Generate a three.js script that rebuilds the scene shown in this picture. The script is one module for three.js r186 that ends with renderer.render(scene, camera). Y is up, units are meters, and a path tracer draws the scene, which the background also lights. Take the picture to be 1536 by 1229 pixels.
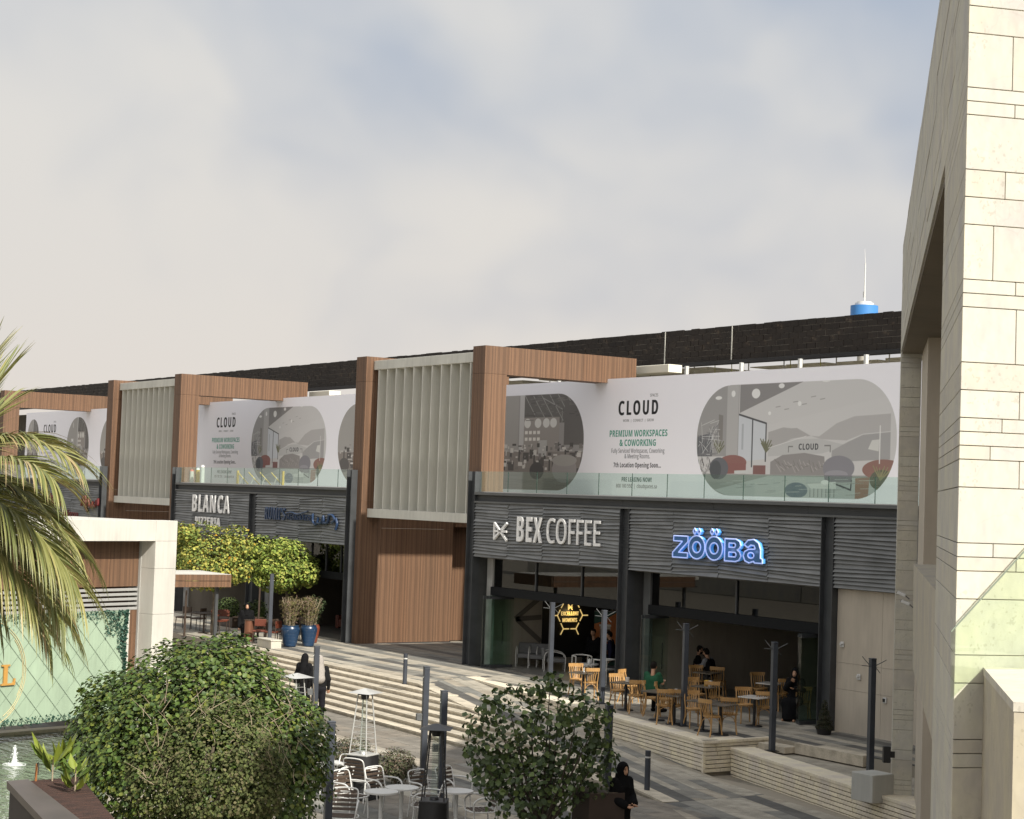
import * as THREE from 'three';
import { mergeGeometries, mergeVertices } from 'three/addons/utils/BufferGeometryUtils.js';
import { RoundedBoxGeometry } from 'three/addons/geometries/RoundedBoxGeometry.js';
import { FontLoader } from 'three/addons/loaders/FontLoader.js';
import { TextGeometry } from 'three/addons/geometries/TextGeometry.js';

// ---------------------------------------------------------------- camera, sky, sun, exposure
// World: x runs along the shop fronts (to the near end), y up, z out of the fronts into the plaza. Metres.
const scene = new THREE.Scene();
const F = 2700, CX = 768, CY = 614.5, C = new THREE.Vector3(49.91, 5.54, 31.56);
const RD = Math.PI / 180, pitch = 2.751 * RD, roll = -1.96264 * RD, az = 33.621 * RD;
const camera = new THREE.PerspectiveCamera(2 * Math.atan(CY / F) / RD, 1024 / 819, 0.1, 6000);
{
  const level = new THREE.Matrix4().set(Math.sin(az), 0, -Math.cos(az), 0, 0, 1, 0, 0, Math.cos(az), 0, Math.sin(az), 0, 0, 0, 0, 1);
  const tilt = new THREE.Matrix4().makeRotationX(-pitch), lean = new THREE.Matrix4().makeRotationZ(roll);
  const m = lean.multiply(tilt).multiply(level).transpose();
  camera.quaternion.setFromRotationMatrix(m);
  camera.position.copy(C);
  camera.updateMatrixWorld(true);
}
const renderer = new THREE.WebGLRenderer({ antialias: true });
renderer.toneMapping = THREE.LinearToneMapping;
renderer.toneMappingExposure = 1.6;
renderer.shadowMap.enabled = true;

// seeded random numbers and noise
function rng(s) { let a = s >>> 0; return () => { a = (a + 0x6d2b79f5) | 0; let t = Math.imul(a ^ (a >>> 15), 1 | a); t = (t + Math.imul(t ^ (t >>> 7), 61 | t)) ^ t; return ((t ^ (t >>> 14)) >>> 0) / 4294967296; }; }
const hash = (x, y, s = 0) => { let h = Math.imul(x | 0, 374761393) + Math.imul(y | 0, 668265263) + Math.imul(s | 0, 974634777); h = Math.imul(h ^ (h >>> 13), 1274126177); return ((h ^ (h >>> 16)) >>> 0) / 4294967296; };
const sm = (t) => t * t * (3 - 2 * t), mix = (a, b, t) => a + (b - a) * t, clamp = (v, a = 0, b = 1) => Math.min(b, Math.max(a, v)), step = (a, b, v) => sm(clamp((v - a) / (b - a)));
function vnoise(x, y, p, q, s) { const xi = Math.floor(x), yi = Math.floor(y), fx = sm(x - xi), fy = sm(y - yi), w = (i, n) => (n ? ((i % n) + n) % n : i); const a = hash(w(xi, p), w(yi, q), s), b = hash(w(xi + 1, p), w(yi, q), s), c = hash(w(xi, p), w(yi + 1, q), s), d = hash(w(xi + 1, p), w(yi + 1, q), s); return mix(mix(a, b, fx), mix(c, d, fx), fy); }
function fbm(x, y, p, q, s, n = 4) { let v = 0, a = 0.5, t = 0; for (let i = 0; i < n; i++) { v += a * vnoise(x, y, p, q, s + i); t += a; x *= 2; y *= 2; if (p) p *= 2; if (q) q *= 2; a *= 0.5; } return v / t; }

const SUN = new THREE.Vector3(0.7845, 0.62, -0.012).normalize();
{ // hazy sky: warm low haze, thin high cloud, pale blue above
  const W = 1536, H = 768, data = new Float32Array(W * H * 4);
  for (let j = 0; j < H; j++) {
    const el = ((j + 0.5) / H - 0.5) * Math.PI, y = Math.sin(el);
    for (let i = 0; i < W; i++) {
      const a = ((i + 0.5) / W - 0.5) * 2 * Math.PI, x = Math.cos(a) * Math.cos(el), z = Math.sin(a) * Math.cos(el), o = (j * W + i) * 4;
      const e = Math.max(0, el / RD), k = 1 / (y + 0.13);
      const cs = x * SUN.x + y * SUN.y + z * SUN.z;
      const bear = Math.atan2(x * 0.554 - z * 0.833, -x * 0.833 - z * 0.554) / RD, q = 1 / (1 + e * 0.035); // bearing from the view's middle
      const u = bear * q / 7.5 + 40, v = e * q / 4.6 + 40, wx = fbm(u * 1.3, v * 1.3, 0, 0, 61, 4) - 0.5, wy = fbm(u * 1.3 + 9, v * 1.3, 0, 0, 67, 4) - 0.5;
      const n = fbm(u * 0.55 + wx * 0.9, v * 0.8 + u * 0.25 + wy * 0.9, 0, 0, 11, 6), n2 = fbm(u * 2.2 + wx * 1.6, v * 2.2 + wy * 1.6, 0, 0, 31, 6);
      const puff = 0.34 * Math.exp(-(((bear + 1.0) / 4.2) ** 2) - ((e - 8.6) / 2.1) ** 2) + 0.12 * Math.exp(-(((bear - 12) / 3) ** 2) - ((e - 9.5) / 1) ** 2);
      const cover = (n * 0.6 + n2 * 0.4 - 0.5) * 1.45 + puff + 0.74 - bear * 0.017 * Math.exp(-((bear / 40) ** 2)) - step(7, 16, e) * 0.26;
      const cloud = step(0.12, 0.95, cover), hz = Math.exp(-e / 7.2) * 0.97;
      const blue = [0.355, 0.44, 0.57], white = [0.745, 0.735, 0.705], haze = [0.765, 0.69, 0.62];
      const glow = 1.5 * Math.exp(-(1 - cs) * 3.2), hi = 1 / 1.6;
      for (let c = 0; c < 3; c++) data[o + c] = (mix(mix(blue[c], white[c], cloud * 0.95), haze[c], hz) + glow * (1 - 0.1 * c)) * hi;
      data[o + 3] = 1;
    }
  }
  const t = new THREE.DataTexture(data, W, H, THREE.RGBAFormat, THREE.FloatType);
  t.mapping = THREE.EquirectangularReflectionMapping; t.magFilter = THREE.LinearFilter; t.wrapS = THREE.RepeatWrapping; t.needsUpdate = true;
  scene.background = t; scene.environment = t;
}
const sun = new THREE.DirectionalLight(new THREE.Color(1, 0.945, 0.845), 4.0);
sun.name = 'sun'; sun.position.copy(SUN).multiplyScalar(150); sun.shadow.radius = 1.6; sun.castShadow = true;
sun.shadow.mapSize.set(4096, 4096); Object.assign(sun.shadow.camera, { left: -70, right: 70, top: 70, bottom: -70, near: 1, far: 400 });
scene.add(sun, sun.target);

// ---------------------------------------------------------------- helpers
const V = (x, y, z) => new THREE.Vector3(x, y, z);
const ray = (px, py) => V((px - CX) / F, -(py - CY) / F, -1).applyQuaternion(camera.quaternion);
const onA = (px, py, axis, v) => { const d = ray(px, py), t = (v - C[axis]) / d[axis]; return C.clone().addScaledVector(d, t); };
const onX = (px, py, v) => onA(px, py, 'x', v), onY = (px, py, v) => onA(px, py, 'y', v), onZ = (px, py, v) => onA(px, py, 'z', v);
const atD = (px, py, t) => C.clone().addScaledVector(ray(px, py), t);          // a point t metres deep
const depthAt = (p) => -p.clone().sub(C).applyQuaternion(camera.quaternion.clone().invert()).z;
const RIGHT = V(1, 0, 0).applyQuaternion(camera.quaternion).setY(0).normalize(), FWD = V(0, 0, -1).applyQuaternion(camera.quaternion).setY(0).normalize();
const yawTo = (d) => Math.atan2(d.x, d.z);                                      // turn that points a thing's +z along d
const FACE_CAM = yawTo(FWD.clone().negate());

const used = {};
function numbered(n) { const k = (used[n] = (used[n] ?? -1) + 1); return k ? n + '_' + String(k).padStart(3, '0') : n; }
const bx = (x0, x1, y0, y1, z0, z1) => new THREE.BoxGeometry(Math.abs(x1 - x0), Math.abs(y1 - y0), Math.abs(z1 - z0)).translate((x0 + x1) / 2, (y0 + y1) / 2, (z0 + z1) / 2);
const rb = (x0, x1, y0, y1, z0, z1, r = 0.012, s = 1) => new RoundedBoxGeometry(Math.abs(x1 - x0), Math.abs(y1 - y0), Math.abs(z1 - z0), s, r).translate((x0 + x1) / 2, (y0 + y1) / 2, (z0 + z1) / 2);
function tube(pts, r, seg = 12, rad = 6, closed = false) { return new THREE.TubeGeometry(new THREE.CatmullRomCurve3(pts, closed), seg, r, rad, closed); }
function bar(a, b, r0, r1 = r0, n = 8) { const d = b.clone().sub(a), g = new THREE.CylinderGeometry(r1, r0, d.length(), n); g.translate(0, d.length() / 2, 0); g.applyQuaternion(new THREE.Quaternion().setFromUnitVectors(V(0, 1, 0), d.normalize())); return g.translate(a.x, a.y, a.z); }
function beam(a, b, w, h) { const d = b.clone().sub(a), g = new THREE.BoxGeometry(w, h, d.length()); g.translate(0, 0, d.length() / 2); g.lookAt(d); return g.translate(a.x, a.y, a.z); }
function uvBox(g, ox = 0, oy = 0) { // texture coordinates in metres, by the way each face points
  const p = g.attributes.position, n = g.attributes.normal, uv = new Float32Array(p.count * 2);
  for (let i = 0; i < p.count; i++) {
    const ax = Math.abs(n.getX(i)), ay = Math.abs(n.getY(i)), azz = Math.abs(n.getZ(i));
    const u = ay > ax && ay > azz ? p.getX(i) : ax > azz ? p.getZ(i) : p.getX(i), v = ay > ax && ay > azz ? p.getZ(i) : p.getY(i);
    uv[i * 2] = u + ox; uv[i * 2 + 1] = v + oy;
  }
  g.setAttribute('uv', new THREE.BufferAttribute(uv, 2)); return g;
}
function flat(g) { g = g.index ? g.toNonIndexed() : g; for (const k of Object.keys(g.attributes)) if (!['position', 'normal', 'uv'].includes(k)) g.deleteAttribute(k); g.morphAttributes = {}; return g; }
function join(list) { return list.length === 1 ? list[0] : mergeGeometries(list.map(flat)); }
function obj(name, geoms, mat, parent = scene, keep = false) {
  let g = join([].concat(geoms)); if (!keep) g = uvBox(g);
  const m = new THREE.Mesh(g, mat); m.name = parent === scene ? numbered(name) : name; m.castShadow = m.receiveShadow = true; parent.add(m); return m;
}
function share(name, geom, mat, parent) { const m = new THREE.Mesh(geom, mat); m.name = name; m.castShadow = m.receiveShadow = true; parent.add(m); return m; }
function tag(o, label, category, group, kind) { if (label) o.userData.label = label; if (category) o.userData.category = category; if (group) o.userData.group = group; if (kind) o.userData.kind = kind; return o; }
function thing(name, label, category, pos = V(0, 0, 0), turn = 0, group) { const o = new THREE.Group(); o.name = numbered(name); scene.add(o); o.position.copy(pos); o.rotation.y = turn; return tag(o, label, category, group); }
function dup(src, name, label, pos, turn, group) { const o = src.clone(); o.name = numbered(name); scene.add(o); o.position.copy(pos); o.rotation.y = turn; o.userData = { ...src.userData, label }; if (group) o.userData.group = group; return o; }
function struct(name, geoms, mat, label) { const m = obj(name, geoms, mat); return tag(m, label, undefined, undefined, 'structure'); }
const slab = (poly, y0, y1) => { const s = new THREE.Shape(poly.map(([x, z]) => new THREE.Vector2(x, -z))); return new THREE.ExtrudeGeometry(s, { depth: y1 - y0, bevelEnabled: false }).rotateX(-Math.PI / 2).translate(0, y0, 0); };

// ---------------------------------------------------------------- textures (near-white patterns that a material's colour tints)
function tex(n, size, fn, srgb = true, m = n) {
  const d = new Uint8Array(n * m * 4);
  for (let y = 0; y < m; y++) for (let x = 0; x < n; x++) { const c = fn(x / n, y / m, x, y), o = (y * n + x) * 4; for (let k = 0; k < 3; k++) d[o + k] = clamp(c.length ? c[k] : c) * 255; d[o + 3] = 255; }
  const t = new THREE.DataTexture(d, n, m); t.wrapS = t.wrapT = THREE.RepeatWrapping; t.magFilter = THREE.LinearFilter; t.minFilter = THREE.LinearMipmapLinearFilter; t.generateMipmaps = true;
  if (srgb) t.colorSpace = THREE.SRGBColorSpace;
  const s = [].concat(size); t.repeat.set(1 / s[0], 1 / (s[1] ?? s[0])); t.needsUpdate = true; return t;
}
const T = {
  stone: tex(512, 1.6, (u, v) => { const a = fbm(u * 6, v * 6, 6, 6, 3, 5), b = fbm(u * 40, v * 16, 40, 16, 9, 3), pit = fbm(u * 90, v * 60, 90, 60, 5, 2) > 0.74 && fbm(u * 5, v * 5, 5, 5, 8, 2) > 0.52 ? 0.07 : 0, ve = Math.abs(fbm(u * 4, v * 4, 4, 4, 21, 5) - 0.5) < 0.008 ? 0.02 : 0; const k = 0.95 + (a - 0.5) * 0.14 + (b - 0.5) * 0.07 - pit - ve; return [k, k * 0.995, k * (0.975 - (a - 0.5) * 0.1 - pit * 0.1)]; }),
  stoneB: tex(256, 1.6, (u, v) => 0.5 + (fbm(u * 20, v * 20, 20, 20, 3, 4) - 0.5) * 0.6, false),
  plaster: tex(512, 3, (u, v) => { const a = fbm(u * 5, v * 3, 5, 3, 43, 5), s = fbm(u * 60, v * 5, 60, 5, 47, 3); const k = 0.94 + (a - 0.5) * 0.16 + (s - 0.5) * 0.06; return [k, k * 0.995, k * 0.985]; }),
  wood: tex(512, [0.64, 2.56], (u, v, x) => { const r = Math.floor(u * 20), f = u * 20 - r, tone = 0.78 + hash(r, 7) * 0.2 + (fbm(u * 160, v * 6, 160, 6, 77, 3) - 0.5) * 0.2 + (fbm(u * 20, v * 2, 20, 2, 71, 2) - 0.5) * 0.14; const k = f < 0.16 ? 0.42 : tone; return [k, k * 0.97, k * 0.93]; }),
  woodB: tex(512, [0.64, 2.56], (u, v) => { const f = u * 20 % 1; return f < 0.18 ? 0.1 : 0.8 + 0.15 * Math.sin(Math.PI * (f - 0.18) / 0.82); }, false),
  metal: tex(256, 2, (u, v) => { const k = 0.92 + (fbm(u * 4, v * 8, 4, 8, 91, 5) - 0.5) * 0.22; return k; }),
  speck: tex(512, 1.2, (u, v) => { const k = 0.9 + (fbm(u * 5, v * 5, 5, 5, 55, 4) - 0.5) * 0.36 + (fbm(u * 128, v * 128, 128, 128, 58, 2) - 0.5) * 0.22; return [k, k, k * 0.99]; }),
  fine: tex(256, 0.5, (u, v) => 0.5 + (fbm(u * 32, v * 32, 32, 32, 61, 3) - 0.5), false),
  grain: tex(256, [0.25, 1], (u, v) => { const k = 0.86 + (fbm(u * 24, v * 3, 24, 3, 67, 4) - 0.5) * 0.4; return [k, k * 0.97, k * 0.92]; }),
  cloth: tex(256, 0.3, (u, v) => 0.9 + (fbm(u * 40, v * 40, 40, 40, 73, 2) - 0.5) * 0.25),
  bark: tex(256, [0.3, 0.6], (u, v) => { const k = 0.75 + (fbm(u * 14, v * 4, 14, 4, 79, 4) - 0.5) * 0.7; return k; }),
};
const MAT = {};
function mat(key, rgb, o = {}) {
  if (MAT[key]) return MAT[key];
  const K = o.physical ? THREE.MeshPhysicalMaterial : THREE.MeshStandardMaterial; delete o.physical;
  const m = new K({ color: new THREE.Color().setRGB(...rgb), roughness: 0.8, ...o }); m.name = key; return (MAT[key] = m);
}
const tints = (key, rgb, n, amt, o, seed = 1) => { const r = rng(seed); return Array.from({ length: n }, (_, i) => { const k = 1 + (r() - 0.5) * amt, w = (r() - 0.5) * amt * 0.25; return mat(key + '_' + 'abcdefghij'[i], [rgb[0] * k * (1 + w), rgb[1] * k, rgb[2] * k * (1 - w)], { ...o }); }); };
const M = {
  wood: tints('wood_cladding', [0.21, 0.122, 0.074], 4, 0.16, { map: T.wood, bumpMap: T.woodB, bumpScale: 0.008, roughness: 0.62 }),
  dark: mat('dark_steel', [0.052, 0.056, 0.06], { map: T.metal, roughness: 0.5 }),
  darkP: mat('dark_panel', [0.058, 0.060, 0.06], { map: T.metal, roughness: 0.62 }),
  steel: mat('grey_steel', [0.12, 0.125, 0.125], { map: T.metal, roughness: 0.5 }),
  jamb: mat('pale_jamb', [0.40, 0.40, 0.385], { map: T.metal, roughness: 0.6 }),
  pole: mat('pole_paint', [0.045, 0.052, 0.066], { map: T.metal, roughness: 0.45 }),
  clad: tints('ribbed_cladding', [0.235, 0.24, 0.238], 4, 0.08, { map: T.metal, roughness: 0.6 }, 5),
  louvre: mat('louvre_paint', [0.62, 0.62, 0.57], { map: T.plaster, roughness: 0.7 }),
  stone: tints('cream_stone', [0.53, 0.505, 0.45], 5, 0.15, { map: T.stone, bumpMap: T.stoneB, bumpScale: 0.003, roughness: 0.85 }, 3),
  joint: mat('stone_joint', [0.29, 0.26, 0.21], { roughness: 1 }),
  wallst: tints('wall_stone', [0.76, 0.70, 0.585], 5, 0.16, { map: T.stone, bumpMap: T.stoneB, bumpScale: 0.004, roughness: 0.9 }, 9),
  plaster: mat('beige_plaster', [0.56, 0.50, 0.415], { map: T.plaster, roughness: 0.9 }),
  conc: mat('raw_concrete', [0.42, 0.40, 0.36], { map: T.plaster, roughness: 0.95 }),
  white: mat('white_panel', [0.56, 0.55, 0.51], { map: T.plaster, roughness: 0.6 }),
  cream: mat('cream_board', [0.72, 0.69, 0.58], { roughness: 0.8 }),
  step: tints('step_stone', [0.55, 0.49, 0.395], 3, 0.08, { map: T.speck, roughness: 0.85 }, 4),
  paveL: tints('pale_paver', [0.41, 0.37, 0.305], 4, 0.16, { map: T.speck, roughness: 0.85 }, 6),
  paveM: tints('grey_paver', [0.225, 0.217, 0.195], 4, 0.22, { map: T.speck, roughness: 0.8 }, 7),
  paveD: tints('dark_paver', [0.12, 0.117, 0.11], 3, 0.25, { map: T.speck, roughness: 0.75 }, 8),
  brown: tints('brown_paver', [0.235, 0.21, 0.177], 3, 0.16, { map: T.speck, roughness: 0.85 }, 12),
  glass: mat('clear_glass', [0.93, 0.97, 0.95], { physical: 1, transmission: 1, roughness: 0.01, ior: 1.5 }),
  glassG: mat('green_glass', [0.86, 0.945, 0.915], { physical: 1, transmission: 1, roughness: 0.02, ior: 1.5 }),
  glassD: mat('tinted_glass', [0.27, 0.29, 0.275], { physical: 1, transmission: 1, roughness: 0.01, ior: 1.55 }),
  black: mat('black_paint', [0.012, 0.012, 0.013], { roughness: 0.55 }),
  chrome: mat('brushed_steel', [0.62, 0.62, 0.61], { metalness: 1, roughness: 0.32 }),
  alu: mat('white_aluminium', [0.58, 0.58, 0.56], { roughness: 0.4 }),
  beech: tints('beech_wood', [0.60, 0.365, 0.15], 3, 0.2, { map: T.grain, roughness: 0.42 }, 14),
};
const R0 = rng(20240);
// ---------------------------------------------------------------- leaves
function leafGeo(len, wid, fold = 0.18) { // a folded, slightly curled leaf; stem at the origin, tip along +y
  const w = wid / 2, p = [[0, 0, 0], [-w * 0.8, len * 0.25, fold * w], [-w, len * 0.55, fold * w * 1.2], [0, len, -len * 0.08], [w, len * 0.55, fold * w * 1.2], [w * 0.8, len * 0.25, fold * w], [0, len * 0.5, -fold * w]];
  const idx = [0, 6, 1, 1, 6, 2, 2, 6, 3, 3, 6, 4, 4, 6, 5, 5, 6, 0], g = new THREE.BufferGeometry();
  g.setAttribute('position', new THREE.Float32BufferAttribute(p.flat(), 3)); g.setIndex(idx); g.computeVertexNormals(); return g;
}
const leafMat = mat('leaf_surface', [1, 1, 1], { physical: 1, roughness: 0.5, transmission: 0.22, specularIntensity: 0.7, vertexColors: true });
const leafDull = mat('leaf_dull', [1, 1, 1], { physical: 1, roughness: 0.75, transmission: 0.2, specularIntensity: 0.4, vertexColors: true });
// blobs: [centre, radii]; leaves fill an uneven shell round each, in clumps
function crown(parent, name, blobs, N, geo, cols, seed, o = {}) {
  const r = rng(seed), pos = [], nor = [], rgb = [], d = new THREE.Object3D(), flatG = flat(geo.clone()), gp = flatG.attributes.position, gn = flatG.attributes.normal, v3 = V(0, 0, 0), nm = new THREE.Matrix3(), tot = blobs.map(([, R]) => R.x * R.y + R.y * R.z + R.x * R.z), sum = tot.reduce((a, b) => a + b), q = new THREE.Quaternion(), col = 0;
  let i = 0, guard = 0;
  while (i < N && guard++ < N * 12) {
    let k = r() * sum, b = 0; while (k > tot[b] && b < blobs.length - 1) k -= tot[b++];
    const [c, R] = blobs[b], z = r() * 2 - 1, a = r() * 6.2832, s = Math.sqrt(1 - z * z), n = V(s * Math.cos(a), z, s * Math.sin(a));
    if (o.low !== undefined && n.y < o.low) continue;
    const f = o.freq ?? 3.2, bump = fbm(n.x * f + b * 7 + 20, n.y * f + n.z * f * 0.7 + 20, 0, 0, seed, 3), clump = vnoise(n.x * f * 2.2 + 40 + b, n.z * f * 2.2 + n.y * f * 2 + 40, 0, 0, seed + 5);
    if (clump < (o.gap ?? 0.12) && r() < 0.75) continue;
    const rad = (0.74 + 0.48 * bump) * (1 - (o.depth ?? 0.22) * r() * r()), p = V(c.x + n.x * R.x * rad, c.y + n.y * R.y * rad, c.z + n.z * R.z * rad);
    if (o.minY !== undefined && p.y < o.minY) continue;
    const nn = n.clone().multiplyScalar(0.9).add(V(r() - 0.5, (o.up ?? 0.55) + r() * 0.5 - 0.25, r() - 0.5).multiplyScalar(1.1)).normalize();
    q.setFromUnitVectors(V(0, 0, 1), nn); d.quaternion.copy(q); d.rotateZ(r() * 6.2832); d.rotateX((r() - 0.5) * 0.9);
    d.position.copy(p); d.scale.setScalar((0.65 + 0.6 * r()) * (o.size ?? 1)); d.updateMatrix(); nm.getNormalMatrix(d.matrix);
    const cc = cols[Math.floor(r() * cols.length)], v = 0.72 + 0.55 * r(); i++;
    for (let k = 0; k < gp.count; k++) { v3.fromBufferAttribute(gp, k).applyMatrix4(d.matrix); pos.push(v3.x, v3.y, v3.z); v3.fromBufferAttribute(gn, k).applyMatrix3(nm).normalize(); nor.push(v3.x, v3.y, v3.z); rgb.push(cc[0] * v, cc[1] * v, cc[2] * v); }
  }
  const g = new THREE.BufferGeometry(); g.setAttribute('position', new THREE.Float32BufferAttribute(pos, 3)); g.setAttribute('normal', new THREE.Float32BufferAttribute(nor, 3)); g.setAttribute('color', new THREE.Float32BufferAttribute(rgb, 3)); return share(name, g, o.mat ?? leafMat, parent);
}
function limbs(parent, name, from, ends, r0, m, seed) { const r = rng(seed); for (const e of ends) { const mid = from.clone().lerp(e, 0.5).add(V((r() - 0.5) * 0.2, 0.1 * r(), (r() - 0.5) * 0.2).multiplyScalar(from.distanceTo(e) * 0.6)); const c = new THREE.CatmullRomCurve3([from, mid, e]); const ps = c.getPoints(5); obj(name, ps.slice(1).map((p, i) => bar(ps[i], p, r0 * (1 - i * 0.17), r0 * (1 - (i + 1) * 0.17), 6)), m, parent); } }
// ---------------------------------------------------------------- ground, terrace, stairs, ramp
const LOW = -0.8;
const edgeZ = (x) => 1.94 + 0.164 * (x - 3.27), noseK = (k, x) => 4.37 + 0.012 * x + k * (0.35 + 0.003 * x), nose0 = (x) => noseK(0, x), rampZ = (x) => 4.45 + 0.2 * (x - 4.69);
const rampY = (x, z) => clamp(-0.052 * (x - 3.3 - 0.6 * (z - edgeZ(x))), LOW, 0);
{
  struct('ground', [slab([[-2500, -2500], [2500, -2500], [2500, 2500], [-2500, 2500]], LOW - 0.4, LOW - 0.035)], mat('ground_concrete', [0.25, 0.225, 0.185], { map: T.speck, roughness: 0.95 }));
}
function clip(poly, conv) { // cut a polygon to a convex region (both counter-clockwise or clockwise alike)
  let area = 0; for (let i = 0; i < conv.length; i++) { const a = conv[i], b = conv[(i + 1) % conv.length]; area += a[0] * b[1] - b[0] * a[1]; }
  let out = poly;
  for (let i = 0; i < conv.length && out.length; i++) {
    const a = conv[i], b = conv[(i + 1) % conv.length], s = (p) => ((b[0] - a[0]) * (p[1] - a[1]) - (b[1] - a[1]) * (p[0] - a[0])) * Math.sign(area), inp = out; out = [];
    for (let k = 0; k < inp.length; k++) { const p = inp[k], q = inp[(k + 1) % inp.length], sp = s(p), sq = s(q); if (sp >= 0) out.push(p); if (sp * sq < 0) { const t = sp / (sp - sq); out.push([p[0] + (q[0] - p[0]) * t, p[1] + (q[1] - p[1]) * t]); } }
  }
  return out;
}
const KIND = { L: M.paveL, M: M.paveM, D: M.paveD, B: M.brown, S: M.step };
function pave(parent, region, o, ang, width, rows, len, top, seed, th = 0.03) { // rows of stones, each its own mesh, cut to the region
  const r = rng(seed), c = Math.cos(ang), s = Math.sin(ang), P = (u, v) => [o[0] + u * c - v * s, o[1] + u * s + v * c];
  let U0 = 1e9, U1 = -1e9, V0 = 1e9, V1 = -1e9;
  for (const [x, z] of region) { const u = (x - o[0]) * c + (z - o[1]) * s, v = -(x - o[0]) * s + (z - o[1]) * c; U0 = Math.min(U0, u); U1 = Math.max(U1, u); V0 = Math.min(V0, v); V1 = Math.max(V1, v); }
  for (let i = Math.floor(V0 / width); i * width < V1; i++) {
    const k = rows[((i % rows.length) + rows.length) % rows.length];
    for (let u = U0 - r() * len; u < U1;) {
      const l = len * (0.65 + 0.7 * r()), g = 0.004, kind = k.length > 1 ? k[Math.floor(r() * k.length)] : k;
      const poly = clip([P(u + g, i * width + g), P(u + l - g, i * width + g), P(u + l - g, (i + 1) * width - g), P(u + g, (i + 1) * width - g)], region);
      u += l;
      if (poly.length < 3) continue;
      let A = 0; poly.forEach((p, n) => { const q = poly[(n + 1) % poly.length]; A += p[0] * q[1] - q[0] * p[1]; });
      if (Math.abs(A) < 0.01) continue;
      const e = (r() - 0.5) * 0.003, gm = slab(poly, -th, 0), pos = gm.attributes.position;
      for (let n = 0; n < pos.count; n++) pos.setY(n, pos.getY(n) + top(pos.getX(n), pos.getZ(n)) + e);
      if (top.length) gm.computeVertexNormals();
      obj('paver', gm, KIND[kind][Math.floor(r() * KIND[kind].length)], parent);
    }
  }
}
const terrace = tag(obj('terrace', [slab([[-80, -16], [26, -16], [26, 2.2], [17.3, 2.2], [17.3, edgeZ(17.3) - 0.16], [3.3, edgeZ(3.3) - 0.16], [3.3, 1.96], [4.66, 4.36], [4.66, nose0(4.66) - 0.02], [-9, nose0(-9) - 0.02], [-80, nose0(-9)]], LOW - 0.2, -0.034)], M.joint), undefined, undefined, undefined, 'structure');
pave(terrace, [[3.3, 2.0], [4.4, nose0(4.4) - 0.47], [3.3, nose0(3.3) - 0.47]], [0, 0], 0.015, 0.42, ['L', 'M'], 1.1, () => 0, 36);
pave(terrace, [[-9.4, -0.25], [3.29, -0.25], [3.29, nose0(3.29) - 0.47], [-9.4, nose0(-9.4) - 0.47]], [0, 0], 0.015, 0.42, ['LLM', 'M', 'L', 'LM', 'MMD', 'L', 'LM', 'DM', 'L', 'ML', 'D'], 1.25, () => 0, 31);
pave(terrace, [[3.3, -0.6], [17.3, -0.6], [17.3, edgeZ(17.3) - 0.45], [3.3, edgeZ(3.3) - 0.45]], [0, 0], 0.1, 0.40, ['LLM', 'L', 'LLD', 'L', 'LM', 'LLD', 'L', 'LM'], 1.2, () => 0, 32);
pave(terrace, [[-7.6, -6], [-0.3, -6], [-0.3, -0.26], [-7.6, -0.26]], [0, 0], 0.02, 0.45, ['B', 'M', 'B', 'BM', 'D', 'B', 'M', 'BD'], 1.4, () => 0, 33);
pave(terrace, [[17.3, -0.6], [25, -0.6], [25, 2.2], [17.3, 2.2]], [0, 0], 0.08, 0.36, ['L', 'D', 'L', 'M', 'D', 'M', 'L', 'MD'], 1.3, () => 0, 34);
pave(terrace, [[-32, -1], [-9.4, -1], [-9.4, 4.1], [-32, 4.1]], [0, 0], 0, 0.6, ['LM', 'M', 'L'], 1.8, () => 0, 35);
for (let x = -9; x < 4.6; x += 1.2) { const a = x + 0.004, b = Math.min(x + 1.196, 4.78); obj('nosing_stone', slab([[a, nose0(a) - 0.465], [b, nose0(b) - 0.465], [b, nose0(b) + 0.02], [a, nose0(a) + 0.02]], -0.05, 0), M.step[Math.floor(R0() * 3)], terrace); }
{ // broad shallow stairs down to the plaza
  const st = new THREE.Group(); st.name = 'stairs'; st.userData.kind = 'structure'; scene.add(st);
  for (let k = 0; k <= 7; k++) {
    const xe = 4.8 + 1.92 * k + (k === 2 ? 0.3 : 0.08), y = -0.1 * k, n = (x) => noseK(k, x);
    const t0 = k ? -9 : 4.785;
    for (let x = t0; x < xe - 0.05;) { const l = Math.min(1.6 + R0() * 0.9, xe - x), a = x + 0.003, b = x + l - 0.003; x += l; obj('tread_stone', slab([[a, n(a) - 0.45], [b, n(b) - 0.45], [b, n(b) + 0.022], [a, n(a) + 0.022]], y - 0.045, y), M.step[Math.floor(R0() * 3)], st); }
    obj('riser', slab([[-9, n(-9) - 0.6], [xe - 0.012, n(xe) - 0.6], [xe - 0.012, n(xe)], [-9, n(-9)]], LOW - 0.05, y - 0.047), M.step[1], st);
  }
}
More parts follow.
